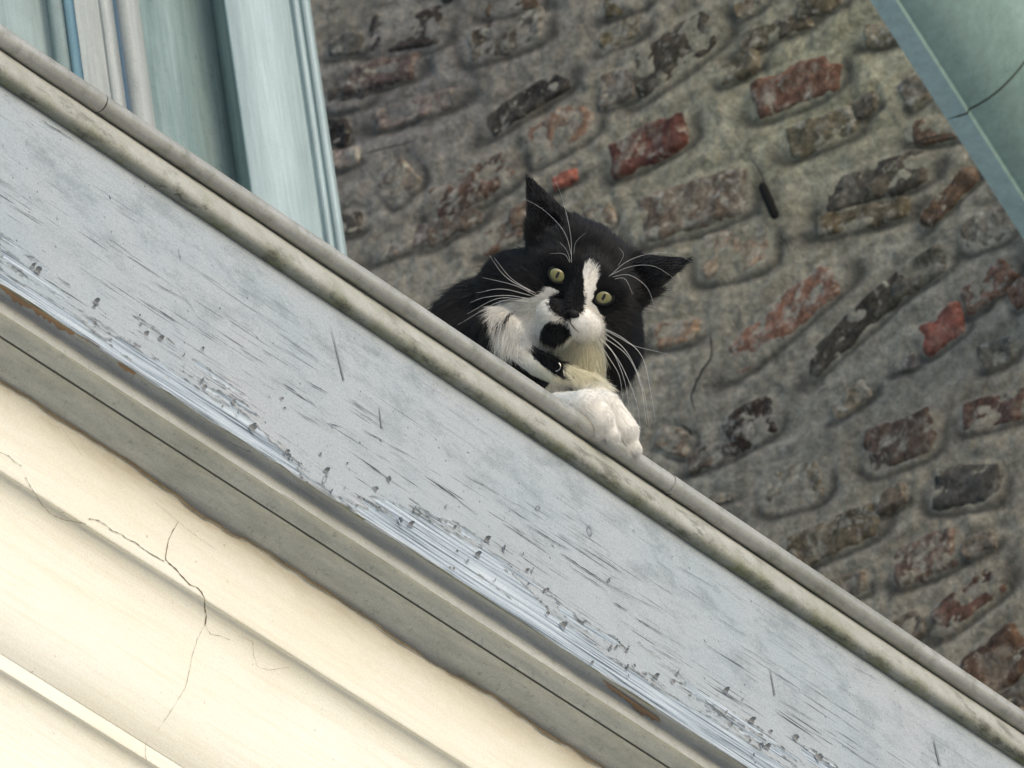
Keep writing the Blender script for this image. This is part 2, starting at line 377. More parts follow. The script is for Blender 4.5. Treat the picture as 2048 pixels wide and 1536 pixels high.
# --- mouldings under the board
M_cav = paint_mat('cavetto_paint', (.48, .49, .46), (.41, .415, .37), (3, 25, 25), .75, .55, .25)
M_low = paint_mat('soffit_paint', (.50, .505, .45), (.40, .405, .34), (4, 22, 22), .8, .6, .3)
cav = smooth_curve([prof_pt(1018, 0), prof_pt(1026, -.0068), prof_pt(1036, -.0112), prof_pt(1050, -.0134), prof_pt(1076.5, -.0146)], 7)
extrude('cavetto_moulding', cav, M_cav, xs_dense(.006), cornice, wob_s(.0004, 14, 8), True)
sof = [prof_pt(1076.3, -.0148), prof_pt(1079, -.0185), prof_pt(1096, -.0245), prof_pt(1110, -.0285), prof_pt(1122, -.0320)]
extrude('upper_soffit_strip', arc_resample(sof, 12), M_low, xs_dense(.006), cornice, wob_s(.0003, 10, 12), True)
grv = [prof_pt(1122, -.0320), (prof_pt(1122, -.0320)[0] + .0005, prof_pt(1122, -.032)[1] + .004), (prof_pt(1127, -.036)[0], prof_pt(1122, -.032)[1] + .004), prof_pt(1127, -.036)]
extrude('soffit_groove', grv, NT('groove_dark').fin((.22, .22, .19), .9), [XA, XB], cornice)  # groove coloured darker than the boards beside it
sof2 = smooth_curve([prof_pt(1126, -.036), prof_pt(1150, -.045), prof_pt(1190, -.058), prof_pt(1225, -.070), prof_pt(1262, -.092)], 6)
extrude('lower_soffit_board', sof2, M_low, xs_dense(.008), cornice, wob_s(.0008, 7, 14), True)
def hit_prof(prof, px, py, lift):
    d = ray(px, py); o2 = np.array([O.y, O.z]); d2 = np.array([d.y, d.z]); best = None; P_ = np.array(prof)
    P_ = np.vstack([P_[0] + [-.02, 0], P_])
    for a, b in zip(P_[:-1], P_[1:]):
        e = b - a; den = d2[0] * e[1] - d2[1] * e[0]
        if abs(den) < 1e-12: continue
        w = a - o2; tt_ = (w[0] * e[1] - w[1] * e[0]) / den; s = (w[0] * d2[1] - w[1] * d2[0]) / den
        if -.001 <= s <= 1.001 and (best is None or tt_ < best): best = tt_
    return None if best is None else O + d * (best - lift)
# bare timber where paint chipped along the foot of the fascia
t = NT('bare_timber'); t.fin(t.mix(t.noise(t.mapped((8, 90, 90)), 1.5, 4), (.42, .27, .15), (.25, .17, .11)), .8); M_tim = t.m
for (a, b, w) in [((0, 567), (62, 612), 13), ((60, 606), (150, 664), 14), ((152, 664), (200, 692), 6), ((236, 723), (272, 745), 8), ((1205, 1358), (1262, 1398), 9), ((1255, 1393), (1320, 1437), 14)]:
    n = 16; V = []
    for i in range(n + 1):
        u = i / n; px = a[0] + (b[0] - a[0]) * u; py = a[1] + (b[1] - a[1]) * u + 1
        ww = w * math.sin(math.pi * (.06 + .88 * u)) ** .5 * (.55 + .75 * rr_.random())
        for q in range(5):
            p = hit_prof(cav, px, py + ww * q / 4, .0022)
            V.append((p if p is not None else on(px, py + ww * q / 4, 1, Yf + .003)) - cornice.location)
    o = link('bare_timber_patch', mesh_np('chip', [tuple(v) for v in V], grid_faces(n + 1, 5)), M_tim, cornice, True)
# cap and deck of the ledge, out of sight from the street
deck = link('ledge_deck', mesh_np('deck', [(XA, Yr, zr - .004), (XB, Yr, zr - .004), (XB, Yf + 2.5, zr + .02), (XA, Yf + 2.5, zr + .02)], [(0, 1, 2, 3)]), M_roll, None)
deck.parent = cornice; deck.data.transform(Matrix.Translation(-cornice.location))

# ------------------------------------------------------------------ cream stucco wall with run mouldings
pr = [(1216, -.064), (1224, -.0655), (1260, -.068), (1320, -.073), (1378, -.0775), (1384, -.079), (1387, -.0805), (1394, -.0828), (1425, -.0895), (1470, -.0955), (1536, -.1005), (1600, -.1042), (1650, -.1085), (1700, -.1155), (1738, -.1230),
      (1743, -.1238), (1768, -.1245), (1771, -.1253), (1778, -.1278), (1800, -.1325), (1850, -.1385), (1920, -.1430), (2000, -.1465), (2150, -.1500)]
stp = np.array([prof_pt(r, o_) for r, o_ in pr])
stf = smooth_curve(stp, 4); stf = np.vstack([stf, [stf[-1][0], 0.0]])
M_st = None
t = NT('cream_stucco')
n1 = t.noise(t.mapped((1.5, 3, 3)), 3.5, 4, .6); n2 = t.noise(t.mapped(), 45, 5, .6); n3 = t.noise(t.mapped(), 330, 3, .6)
c = t.mix(t.ramp(n1, [(.35, 0.), (.68, 1.)]), (.81, .775, .645), (.84, .82, .72))
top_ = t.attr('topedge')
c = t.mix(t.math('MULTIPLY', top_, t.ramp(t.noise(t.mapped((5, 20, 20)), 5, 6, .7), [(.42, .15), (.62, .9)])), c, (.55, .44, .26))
c = t.mix(t.math('MULTIPLY', t.ramp(t.noise(t.mapped(), 190, 2), [(.74, 0.), (.78, 1.)]), .5), c, (.3, .22, .12))
br_ = t.noise(t.mapped((3, 60, 60)), 3, 4, .7); c = t.mix(t.math('MULTIPLY', t.ramp(br_, [(.48, 0.), (.66, 1.)]), .35), c, (.72, .64, .48))
t.bump(t.math('ADD', t.math('ADD', n3, n2), t.math('MULTIPLY', br_, 1.2)), .22, .0010); t.fin(c, .75, .25, .09); M_st = t.m
def wob_st(V):
    e = np.zeros(V.shape[:2]); e[:, :6] = np.array([1, 1, .9, .6, .3, .1])[None]
    d = (.0030 * fbm(V[:, :, 0] * 7, V[:, :, 0] * 0, 23, 5) + .0010 * fbm(V[:, :, 0] * 60, V[:, :, 0] * 0, 29, 3)) * e
    V[:, :, 1] -= d * .35; V[:, :, 2] += d * 2.0
    V[:, :, 1] -= .0010 * fbm(V[:, :, 0] * 4, V[:, :, 2] * 10, 31, 4); return V
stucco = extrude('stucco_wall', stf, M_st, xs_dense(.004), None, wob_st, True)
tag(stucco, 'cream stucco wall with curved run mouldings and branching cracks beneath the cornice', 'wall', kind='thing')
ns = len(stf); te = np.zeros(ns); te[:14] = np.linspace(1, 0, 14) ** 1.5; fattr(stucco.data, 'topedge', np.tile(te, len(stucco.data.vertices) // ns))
# caulk ragged line along the joint
M_clk = NT('old_caulk'); M_clk.fin(M_clk.mix(M_clk.noise(M_clk.mapped((20, 60, 60)), 3, 5), (.10, .085, .06), (.40, .30, .17)), .85); M_clk = M_clk.m
xs = np.arange(xv0, xv1, .003); e0 = fbm(xs * 7, xs * 0, 23, 5) * .0030 + .0010 * fbm(xs * 60, xs * 0, 29, 3)
V = []
for i, x in enumerate(xs):
    y0, z0 = stp[0]; y0 -= e0[i] * .35; z0 += e0[i] * 2
    w = .0010 * (.2 + 1.2 * float(vn(np.array([x * 40]), np.array([1.]), 7)[0]))
    V += [(x, y0 + .003, z0 + .0012), (x, y0 - .0015 - w * .3, z0 - .0002), (x, y0 - .0008, z0 - w * 1.3)]
caulk = link('caulk_line', mesh_np('caulk', V, grid_faces(len(xs), 3)), M_clk, stucco, True)

# cracks in the stucco, traced
segs2 = [(np.array(stf[i]), np.array(stf[i + 1])) for i in range(len(stf) - 1)]
def hit_st(px, py, lift=.0006):
    d = ray(px, py); o2 = np.array([O.y, O.z]); d2 = np.array([d.y, d.z]); best = None
    for (a, b) in segs2:
        e = b - a; den = d2[0] * e[1] - d2[1] * e[0]
        if abs(den) < 1e-12: continue
        w = a - o2; tt_ = (w[0] * e[1] - w[1] * e[0]) / den; s = (w[0] * d2[1] - w[1] * d2[0]) / den
        if tt_ > 0 and -.001 <= s <= 1.001 and (best is None or tt_ < best): best = tt_
    return O + d * (best - lift * 1.6) if best else None
st_cr = [([(0, 905), (18, 912), (30, 924), (45, 932)], 1.5), ([(52, 955), (62, 975), (72, 990), (85, 1012), (104, 1030), (130, 1040), (150, 1043), (172, 1048)], 1.6),
  ([(178, 1038), (196, 1040), (212, 1050), (225, 1062), (243, 1068), (255, 1078), (270, 1084), (288, 1098), (306, 1110), (328, 1122)], 2.2),
  ([(357, 1044), (345, 1062), (337, 1080), (333, 1100), (331, 1118), (342, 1130), (356, 1142), (366, 1155), (380, 1170), (394, 1175), (404, 1185), (410, 1198), (409, 1215), (413, 1232), (410, 1250)], 2.9),
  ([(410, 1250), (396, 1275), (385, 1310), (378, 1345), (371, 1375), (350, 1410), (330, 1440), (316, 1460)], .9), ([(293, 1480), (291, 1500), (293, 1524)], .9),
  ([(411, 1250), (420, 1268), (432, 1270), (446, 1274), (460, 1280)], 1.0), ([(475, 1272), (505, 1282), (507, 1310), (516, 1335), (540, 1340), (578, 1334)], .7),
  ([(83, 835), (105, 850), (125, 858), (165, 912)], .45), ([(300, 995), (340, 1030), (390, 1070), (430, 1098)], .55)]
V = []; Fs = []
for pts, w in st_cr:
    P = np.array(pts, float); d = np.r_[0, np.cumsum(np.hypot(*np.diff(P, axis=0).T))]; n = max(6, int(d[-1] / 2.5)); s = np.linspace(0, d[-1], n)
    xs_ = np.interp(s, d, P[:, 0]) + 1.2 * fbm(s * .12, s * 0 + w, 3, 3); ys_ = np.interp(s, d, P[:, 1]) + 1.2 * fbm(s * .12, s * 0 + w, 13, 3)
    base = len(V); tx = np.gradient(xs_); ty = np.gradient(ys_); ln = np.hypot(tx, ty) + 1e-9
    for i in range(n):
        ww = w * .34 * (.25 + 1.1 * float(vn(np.array([s[i] * .16]), np.array([w]), 5)[0]))
        for sg in (-1, 1):
            p = hit_st(xs_[i] - ty[i] / ln[i] * ww * sg, ys_[i] + tx[i] / ln[i] * ww * sg); V.append(tuple(p))
        if i: k = base + 2 * i; Fs.append((k - 2, k - 1, k + 1, k))
o = link('stucco_crack', mesh_np('stucco_cracks', V, Fs), NT('crack_shadow').fin((.17, .13, .08), .95, .1), stucco); tag(o, kind='stuff')
# ------------------------------------------------------------------ window bay above the ledge
Yw = at_t(400, 200, 11.3).y
wz0 = zr + .005; wz1 = zr + 2.6
bay = empty('window_surround', (on(400, 200, 1, Yw).x, Yw, wz0))
tag(bay, 'pale blue-green painted window surround with stepped vertical boards standing on the ledge', 'window', kind='thing')
def col_pt(px, out):     # (x,y) of the point seen at row 100 in this column
    p = on(px, 100, 1, Yw - out); return (p.x, p.y)
def vext(name, pts, mat, n_z=2):
    P = np.array(pts); zs = np.array([wz0, wz1])
    V = np.zeros((len(P), 2, 3)); V[:, :, 0] = P[:, None, 0]; V[:, :, 1] = P[:, None, 1]; V[:, :, 2] = zs[None]
    me = mesh_np(name, V.reshape(-1, 3), grid_faces(len(P), 2)); me.transform(Matrix.Translation(-bay.location))
    return link(name, me, mat, bay)
ST = (26, 26, 1.6)
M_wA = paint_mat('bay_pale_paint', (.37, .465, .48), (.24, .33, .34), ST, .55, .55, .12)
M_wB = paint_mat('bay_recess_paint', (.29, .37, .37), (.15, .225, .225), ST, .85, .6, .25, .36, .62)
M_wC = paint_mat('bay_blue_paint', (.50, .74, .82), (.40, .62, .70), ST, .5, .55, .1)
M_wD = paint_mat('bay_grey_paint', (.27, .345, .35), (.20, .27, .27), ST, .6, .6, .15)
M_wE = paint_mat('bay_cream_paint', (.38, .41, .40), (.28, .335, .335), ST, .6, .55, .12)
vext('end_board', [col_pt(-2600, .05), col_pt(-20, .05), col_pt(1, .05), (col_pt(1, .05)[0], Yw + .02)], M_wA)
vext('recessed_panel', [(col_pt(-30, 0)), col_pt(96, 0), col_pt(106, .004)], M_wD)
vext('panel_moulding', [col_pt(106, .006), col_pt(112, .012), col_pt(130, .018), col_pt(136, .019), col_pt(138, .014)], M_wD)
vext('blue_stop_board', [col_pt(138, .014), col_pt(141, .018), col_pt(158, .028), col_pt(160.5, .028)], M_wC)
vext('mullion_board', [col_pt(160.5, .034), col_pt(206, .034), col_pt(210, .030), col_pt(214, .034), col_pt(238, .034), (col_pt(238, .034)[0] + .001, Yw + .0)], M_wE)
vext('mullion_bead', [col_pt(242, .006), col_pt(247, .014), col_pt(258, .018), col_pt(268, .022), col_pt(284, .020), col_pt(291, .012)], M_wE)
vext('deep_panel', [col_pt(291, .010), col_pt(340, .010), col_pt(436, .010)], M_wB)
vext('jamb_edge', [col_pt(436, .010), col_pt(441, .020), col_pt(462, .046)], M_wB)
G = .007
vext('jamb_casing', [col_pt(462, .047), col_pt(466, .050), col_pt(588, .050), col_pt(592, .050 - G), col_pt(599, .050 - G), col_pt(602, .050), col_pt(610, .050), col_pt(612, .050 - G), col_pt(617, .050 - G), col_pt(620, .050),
                     col_pt(634.5, .050), (col_pt(634.5, .050)[0], Yw + .35)], M_wA)

# ------------------------------------------------------------------ teal eaves gutter overhead
Zt = at_t(1850, 150, 12.45).z
pa = on(1740, 0, 2, Zt); pb = on(2048, 480, 2, Zt); dd = (pb - pa).normalized(); ee = Vector((-dd.y, dd.x, 0))
if ee.dot(R * 1 + U * .5) < 0: ee = -ee
wS = abs((on(1903 + 50, 236, 2, Zt) - on(1903, 236, 2, Zt)).dot(ee))
gp = [(-.0, .03), (0, 0), (wS, 0), (wS + .002, .004), (wS + .006, .0045), (wS * 1.6, .006), (wS * 2.2, .010), (wS * 3, .019), (wS * 4, .036), (wS * 5, .060), (wS * 6.5, .11), (wS * 7.5, .16), (wS * 8, .2)]
gpf = np.vstack([np.array(gp[:5]), smooth_curve(gp[5:], 5)])
M_tl = paint_mat('teal_paint', (.42, .62, .60), (.33, .52, .51), (9, 9, 9), .6, .5, .12)
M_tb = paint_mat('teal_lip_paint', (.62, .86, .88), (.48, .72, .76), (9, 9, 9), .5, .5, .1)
gut = empty('eaves_gutter', tuple(on(1903, 238, 2, Zt)))
tag(gut, 'teal painted eaves gutter with a curved underside and one joint, overhanging the brick wall', 'gutter', kind='thing')
s0 = (on(1903, 238, 2, Zt) - pa).dot(dd)
s_end = (XB - .004 - pa.x) / dd.x
for nm, a, b in (('gutter_section', -1.6, s0 - .0022), ('gutter_section', s0 + .0008, s_end)):
    P = gpf; V = []
    for s in (a, b):
        for (e, z) in P: V.append(tuple(pa + dd * s + ee * e + Vector((0, 0, z))))
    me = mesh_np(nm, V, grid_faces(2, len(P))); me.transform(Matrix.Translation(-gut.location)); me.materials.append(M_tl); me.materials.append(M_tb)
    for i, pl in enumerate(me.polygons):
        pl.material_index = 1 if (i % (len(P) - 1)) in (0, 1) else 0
        pl.use_smooth = (i % (len(P) - 1)) > 4
    o = bpy.data.objects.new(nm, me); C.objects.link(o); o.parent = gut
M_gj = NT('gutter_joint').fin((.09, .10, .07), .8)
V = []
for s in (s0 - .006, s0 + .004):
    for (e, z) in gpf: V.append(tuple(pa + dd * s + ee * e + Vector((0, 0, z + .0015 if e > 0 else z + .004))))
me = mesh_np('joint', V, grid_faces(2, len(gpf))); me.transform(Matrix.Translation(-gut.location)); link('joint_strip', me, M_gj, gut)

# ------------------------------------------------------------------ old brick wall at the end of the ledge
wc = on(1400, 600, 0, Xw); wall = empty('brick_wall', (Xw, wc.y, wc.z))
tag(wall, 'rough old brick wall with eroded bricks smeared in grey lime mortar behind the cat', 'wall', kind='thing')
def wyz(px, py): p = on(px, py, 0, Xw); return np.array([p.y - wc.y, p.z - wc.z])
cor = np.array([wyz(600, -60), wyz(2110, -60), wyz(2110, 1500), wyz(600, 700), wyz(600, 400)])
ya, yb = cor[:, 0].min() - .03, cor[:, 0].max() + .03; za, zb = cor[:, 1].min() - .03, cor[:, 1].max() + .03
BR = [ # centre, length, height, image angle, colour (sRGB), lime amount
 (810,60,190,90,8,(62,58,60),.15),(762,145,180,58,14,(96,80,82),.35),(1012,72,190,72,20,(84,80,72),.55),(1052,205,230,50,33,(58,60,62),.2),(832,218,205,44,17,(112,104,108),.35),
 (672,265,60,60,5,(48,50,54),.1),(690,318,64,40,15,(130,124,128),.6),(800,365,100,66,48,(112,106,98),.6),(1120,262,175,84,30,(134,96,66),.6),(945,372,225,80,27,(98,70,56),.5),
 (1130,358,84,26,27,(172,74,48),.08),(1345,105,265,92,37,(66,66,60),.2),(1235,172,92,68,20,(104,100,94),.5),(1240,68,120,48,25,(100,96,58),.4),(1588,172,215,84,22,(112,74,54),.3),
 (1478,132,112,46,28,(98,98,78),.35),(1548,62,190,44,24,(92,90,70),.35),(1298,290,200,74,26,(100,50,44),.3),(1378,412,275,104,17,(104,92,78),.5),(1470,500,175,104,14,(150,132,104),.6),
 (1640,265,180,66,20,(98,98,72),.4),(1750,362,270,76,20,(76,78,72),.2),(1722,432,225,52,13,(92,86,58),.35),(1880,258,140,54,8,(100,80,60),.2),(1785,62,140,50,12,(118,118,88),.5),
 (1895,398,165,38,46,(96,74,52),.2),(1972,455,125,76,20,(110,104,90),.55),(1835,545,160,62,32,(90,94,82),.35),(1565,638,345,74,40,(140,88,62),.5),(1722,640,335,56,43,(64,64,58),.15),
 (1882,660,120,70,34,(156,70,46),.1),(1975,570,150,58,42,(122,82,62),.4),(1806,726,64,38,22,(96,98,104),.4),(1345,668,115,54,8,(140,112,80),.5),(1502,850,135,78,30,(64,50,46),.5),
 (1420,912,125,46,18,(98,90,82),.45),(1345,882,62,78,65,(132,112,86),.6),(1702,802,115,40,36,(134,126,100),.7),(1588,968,155,96,17,(122,112,76),.75),(1800,882,175,98,21,(88,74,68),.4),
 (1990,820,160,70,15,(92,66,62),.3),(1932,972,165,90,9,(66,74,78),.1),(1665,1072,235,76,24,(98,92,70),.45),(1850,1112,165,84,22,(104,82,74),.55),(1935,1200,205,66,38,(98,66,60),.2),
 (1995,1322,165,100,36,(92,68,52),.12),(1700,1172,90,50,20,(112,108,98),.5),(690,448,86,50,10,(70,72,74),.15),(815,478,180,48,22,(104,98,102),.3),(1020,8,130,44,10,(92,76,56),.35),
 (1198,432,66,62,28,(146,118,84),.65),(1440,998,56,18,12,(150,140,110),.7),(2030,1400,110,60,32,(82,78,72),.2),(1250,8,110,42,18,(96,92,60),.3),(700,190,110,56,15,(72,74,78),.15),
 (905,452,150,44,28,(92,82,76),.3),(1995,705,90,50,25,(100,106,100),.4),(690,90,90,50,10,(88,96,96),.2),(1000,470,120,50,28,(100,76,62),.3),(1060,420,110,46,28,(112,84,62),.35),
 (1500,10,90,40,30,(110,100,70),.4),(1640,10,120,40,22,(96,94,70),.3),(1730,210,60,44,30,(84,86,78),.25),(1830,180,70,60,40,(100,104,96),.3),(2040,590,60,50,40,(120,84,66),.3),
 (1780,1000,80,44,24,(102,98,90),.4),(1560,1140,110,50,26,(98,94,84),.35),(1800,1260,120,54,28,(104,100,90),.35),(1210,720,160,60,26,(100,84,72),.3),(1130,560,200,70,24,(104,92,80),.3),
 (1960,1090,90,40,26,(108,106,98),.4)]
occ = []; bricks = []
for (cx, cy, L, Hh, an, colr, lime) in BR:
    a = math.radians(an); ca, sa = math.cos(a), math.sin(a)
    c0 = wyz(cx, cy); e1 = wyz(cx + ca * L / 2, cy - sa * L / 2) - c0; e2 = wyz(cx - sa * Hh / 2, cy - ca * Hh / 2) - c0
    e2 = (e2 - e1 * (e1 @ e2) / (e1 @ e1) * .6) * 1.16; e1 = e1 * 1.05
    bricks.append((c0, e1, e2, colr, lime)); occ.append((c0, np.linalg.norm(e1), np.linalg.norm(e2)))
# outside the picture the courses simply go on
pals = [(96, 76, 64), (84, 80, 76), (110, 92, 74), (70, 68, 66), (120, 78, 58), (104, 100, 88)]
pitch = .060; kz = 0; z = za - .7
vis = lambda c: None
while z < zb + 1.0:
    y = ya - 1.0 + (kz % 2) * .09 + random.uniform(-.02, .02)
    while y < yb + .9:
        L = random.uniform(.09, .17); c0 = np.array([y + L / 2, z + random.uniform(-.004, .004)])
        P = Vector((Xw, c0[0] + wc.y, c0[1] + wc.z)) - O; tt_ = P.dot(F); u = P.dot(R) / tt_ * FP + 1024; v = 768 - P.dot(U) / tt_ * FP
        inside = -260 < u < 2120 and -60 < v < 1700
        hidden = inside and (v > 60 + .676 * u + 90)
        if not inside or hidden:
            if not hidden or random.random() < .5:
                bricks.append((c0, np.array([L / 2, 0]), np.array([0, .025]), random.choice(pals), random.uniform(.2, .6)))
        y += L + .014
    z += pitch; kz += 1
# keep the off-frame ones to a modest number
vis_n = len(BR); rest = bricks[vis_n:]; rest.sort(key=lambda b: abs(b[0][0]) + abs(b[0][1])); bricks = bricks[:vis_n] + rest[:225]
t = NT('old_brick')
oi = t.n('ObjectInfo'); colo = oi.outputs['Color']; al = oi.outputs['Alpha']; rnd = oi.outputs['Random']
vec = t.n('VectorMath'); vec.operation = 'ADD'; t.L(t.tc.outputs['Object'], vec.inputs[0])
cmb = t.n('CombineXYZ'); t.L(t.math('MULTIPLY', rnd, 37.0), cmb.inputs[0]); t.L(t.math('MULTIPLY', rnd, 91.0), cmb.inputs[1]); t.L(cmb.outputs[0], vec.inputs[1]); vb = vec.outputs[0]
n1 = t.noise(vb, 32, 5, .65); n2 = t.noise(vb, 95, 5, .7, .4); n3 = t.noise(vb, 60, 6, .72, .6); n4 = t.noise(vb, 420, 3, .7)
c = t.mix(t.ramp(n1, [(.36, 0.), (.62, 1.)]), t.mix(1.0, colo, (.62, .62, .64), 'MULTIPLY'), t.mix(1.0, colo, (1.22, 1.10, 1.0), 'MULTIPLY'))
c = t.mix(t.math('MULTIPLY', t.ramp(n2, [(.52, 0.), (.68, 1.)]), .5), c, (.055, .053, .05))
lm = t.math('SUBTRACT', t.math('ADD', n3, t.math('MULTIPLY', al, .26)), .62)
lm = t.ramp(lm, [(.0, 0.), (.09, 1.)])
c = t.mix(t.math('MULTIPLY', lm, .75), c, t.mix(t.ramp(n2, [(.35, 0.), (.65, 1.)]), (.40, .38, .31), (.17, .16, .13)))
c = t.mix(t.math('MULTIPLY', t.ramp(t.noise(vb, 26, 4, .6, .5), [(.54, 0.), (.64, 1.)]), .4), c, (.26, .24, .19))
c = t.mix(1.0, c, t.ramp(t.noise(vb, 120, 5, .8), [(.34, .42), (.66, 1.6)]), 'MULTIPLY')
c = t.mix(t.math('MULTIPLY', t.ramp(t.noise(vb, 48, 6, .8, .8), [(.60, 0.), (.65, 1.)]), .75), c, (.52, .48, .36))
t.bump(t.math('ADD', n2, t.math('MULTIPLY', n4, .3)), .55, .005); t.fin(c, .95, .15, .28); M_br = t.m
t = NT('lime_mortar')
v0 = t.mapped((1, 1, 1)); ns_ = t.noise(t.mapped((1, 3.2, 9)), 3.0, 6, .62, .2); nb_ = t.noise(v0, 2.2, 3, .5); nf_ = t.noise(v0, 150, 5, .7); ng_ = t.noise(v0, 30, 6, .7)
c = t.mix(t.ramp(ns_, [(.3, 0.), (.7, 1.)]), (.255, .228, .175), (.40, .362, .285))
oliv = t.attr('oliv'); c = t.mix(t.math('MULTIPLY', oliv, .8), c, t.mix(t.ramp(ns_, [(.3, 0.), (.7, 1.)]), (.27, .26, .155), (.47, .45, .31)))
c = t.mix(t.math('MULTIPLY', t.attr('viol'), .6), c, t.mix(t.ramp(ns_, [(.3, 0.), (.7, 1.)]), (.13, .118, .116), (.235, .218, .212)))
c = t.mix(t.math('MULTIPLY', t.ramp(ng_, [(.52, 0.), (.68, 1.)]), .55), c, (.075, .072, .06))
c = t.mix(t.math('MULTIPLY', t.ramp(t.noise(v0, 55, 5, .7), [(.60, 0.), (.70, 1.)]), .45), c, (.34, .33, .27))
c = t.mix(1.0, c, t.ramp(t.noise(v0, 85, 4, .75), [(.34, .68), (.66, 1.32)]), 'MULTIPLY')
c = t.mix(t.math('MULTIPLY', t.ramp(t.noise(v0, 38, 6, .8), [(.62, 0.), (.68, 1.)]), .6), c, (.50, .47, .36))
c = t.mix(t.math('MULTIPLY', t.attr('dirt_shade'), .8), c, (.055, .052, .045))  # joint dirt plus painted shade below the bricks
t.bump(t.math('ADD', t.math('MULTIPLY', ng_, 1.2), t.math('MULTIPLY', nf_, 1.6)), .9, .004); t.fin(c, .95, .12, .28); M_mo = t.m
def grid_line(a, b, lo_, hi_, st, co_):
    return np.r_[np.arange(lo_ - 1.6, lo_, co_), np.arange(lo_, hi_, st), np.arange(hi_, hi_ + 1.6, co_)]
gy = grid_line(0, 0, ya, yb, .0030, .05); gz = grid_line(0, 0, za, zb, .0030, .05)
GY, GZ = np.meshgrid(gy, gz, indexing='ij')
Hm = .0024 * fbm(GY * 5, GZ * 14, 101, 3) + .0036 * fbm(GY * 34, GZ * 52, 107, 5) + .0022 * fbm(GY * 110, GZ * 130, 117, 2)
dirt_shade = np.zeros_like(Hm)
for (c0, e1, e2, *_r) in bricks[:vis_n]:
    L1 = np.linalg.norm(e1); L2 = np.linalg.norm(e2); ii = np.where(abs(gy - c0[0]) < L1 + .03)[0]; jj = np.where(abs(gz - c0[1]) < L1 + .03)[0]
    if len(ii) == 0 or len(jj) == 0: continue
    sl = np.ix_(ii, jj); dy = GY[sl] - c0[0]; dz = GZ[sl] - c0[1]
    det = e1[0] * e2[1] - e1[1] * e2[0]; a = (dy * e2[1] - dz * e2[0]) / det; b = (e1[0] * dz - e1[1] * dy) / det
    q = (np.abs(a) ** 4 + np.abs(b) ** 4) ** .25
    dist = (q - 1) * L2
    Hm[sl] -= .0018 * np.exp(-(dist / .0042) ** 2)                      # sunk joint round each brick
    Hm[sl] += .0006 * np.exp(-((dist - .014) / .006) ** 2)
    dirt_shade[sl] = np.maximum(dirt_shade[sl], np.exp(-((dist) / .0045) ** 2) * sstep(.1, .8, .5 - b * .8 + .6 * fbm(dy * 30, dz * 30, 3, 2)))  # joint dirt and shade under each brick's lower edge, painted into the mortar
V = np.stack([-Hm, GY, GZ], -1); me = mesh_np('lime_mortar', V.reshape(-1, 3), grid_faces(len(gy), len(gz), flip=False))
W = V.reshape(-1, 3)
uu = np.array([0.]); # tint fields fixed to places on the wall
PW = W + np.array([Xw, wc.y, wc.z]) - np.array(O); tz = PW @ np.array(F); 
c_ol = wyz(1700, 120); c_vi = wyz(800, 200)
fattr(me, 'oliv', np.exp(-(((W[:, 1] - c_ol[0]) / .26) ** 2 + ((W[:, 2] - c_ol[1]) / .17) ** 2))); fattr(me, 'viol', np.exp(-(((W[:, 1] - c_vi[0]) / .22) ** 2 + ((W[:, 2] - c_vi[1]) / .16) ** 2))); fattr(me, 'dirt_shade', dirt_shade.ravel())
o = link('lime_mortar', me, M_mo, wall, True)
for k, (c0, e1, e2, colr, lime) in enumerate(bricks):
    nu, nw = (34, 16) if k < vis_n else (12, 7)
    A, B = np.meshgrid(np.linspace(-1, 1, nu), np.linspace(-1, 1, nw), indexing='ij')
    # squircle the grid
    A2 = A * np.sqrt(1 - .22 * B * B); B2 = B * np.sqrt(1 - .22 * A * A)
    L1 = np.linalg.norm(e1); L2 = np.linalg.norm(e2)
    wy = c0[0] + A2 * e1[0] + B2 * e2[0]; wz = c0[1] + A2 * e1[1] + B2 * e2[1]
    q = (np.abs(A) ** 6 + np.abs(B) ** 6) ** (1 / 6)
    wy = wy + .006 * fbm(wy * 38, wz * 38, 7 + k, 3) * q; wz = wz + .006 * fbm(wy * 38, wz * 38, 57 + k, 3) * q
    q = np.maximum(np.abs(A), np.abs(B)); fall = sstep(.70, 1.0, q + .12 * fbm(wy * 50, wz * 50, 91, 3))
    top_h = random.uniform(.0005, .0038)
    if k >= vis_n: top_h += .0045
    hh = top_h + .0058 * fbm(wy * 45, wz * 60, 33 + k, 5) - .014 * fall
    V = np.stack([-hh, wy - c0[0], wz - c0[1]], -1)
    me = mesh_np('brick', V.reshape(-1, 3), grid_faces(nu, nw)); o = link('brick', me, M_br, wall, True)
    o.location = (0, c0[0], c0[1]); lc = np.array(lin(*colr)); lum = lc @ np.array([.3, .55, .15]); lc = (lum + (lc - lum) * .47) * np.array([1.24, 1.12, .96]); o.color = (*[float(v) for v in lc * 1.0], lime)
# iron peg in the wall
pg = empty('iron_peg', tuple(on(1551, 411, 0, Xw)))
tag(pg, 'short black iron peg with rounded ends set in the mortar above the cat', 'peg')
a0 = on(1539, 382, 0, Xw); a1 = on(1564, 441, 0, Xw); ax = (a1 - a0); n = 14; V = []; side = Vector((0, ax.z, -ax.y)).normalized(); Lg = ax.length; rw = .0052
for i in range(n + 1):
    u = i / n; prog = (u - .5) * 2; rad = rw * (1 - abs(prog) ** 6) ** .5 if abs(prog) < 1 else .0004
    cpt = a0 - ax * .12 + ax * 1.24 * u + Vector((-.012, 0, 0))
    for j in range(12):
        th = j / 12 * 2 * math.pi; V.append(tuple(cpt + side * rad * math.cos(th) + Vector((-1, 0, 0)) * rad * .8 * math.sin(th) - pg.location))
me = mesh_np('peg', V, grid_faces(n + 1, 12, closed_v=True)); link('bar', me, NT('black_iron').fin((.012, .012, .011), .8, .08), pg, True)
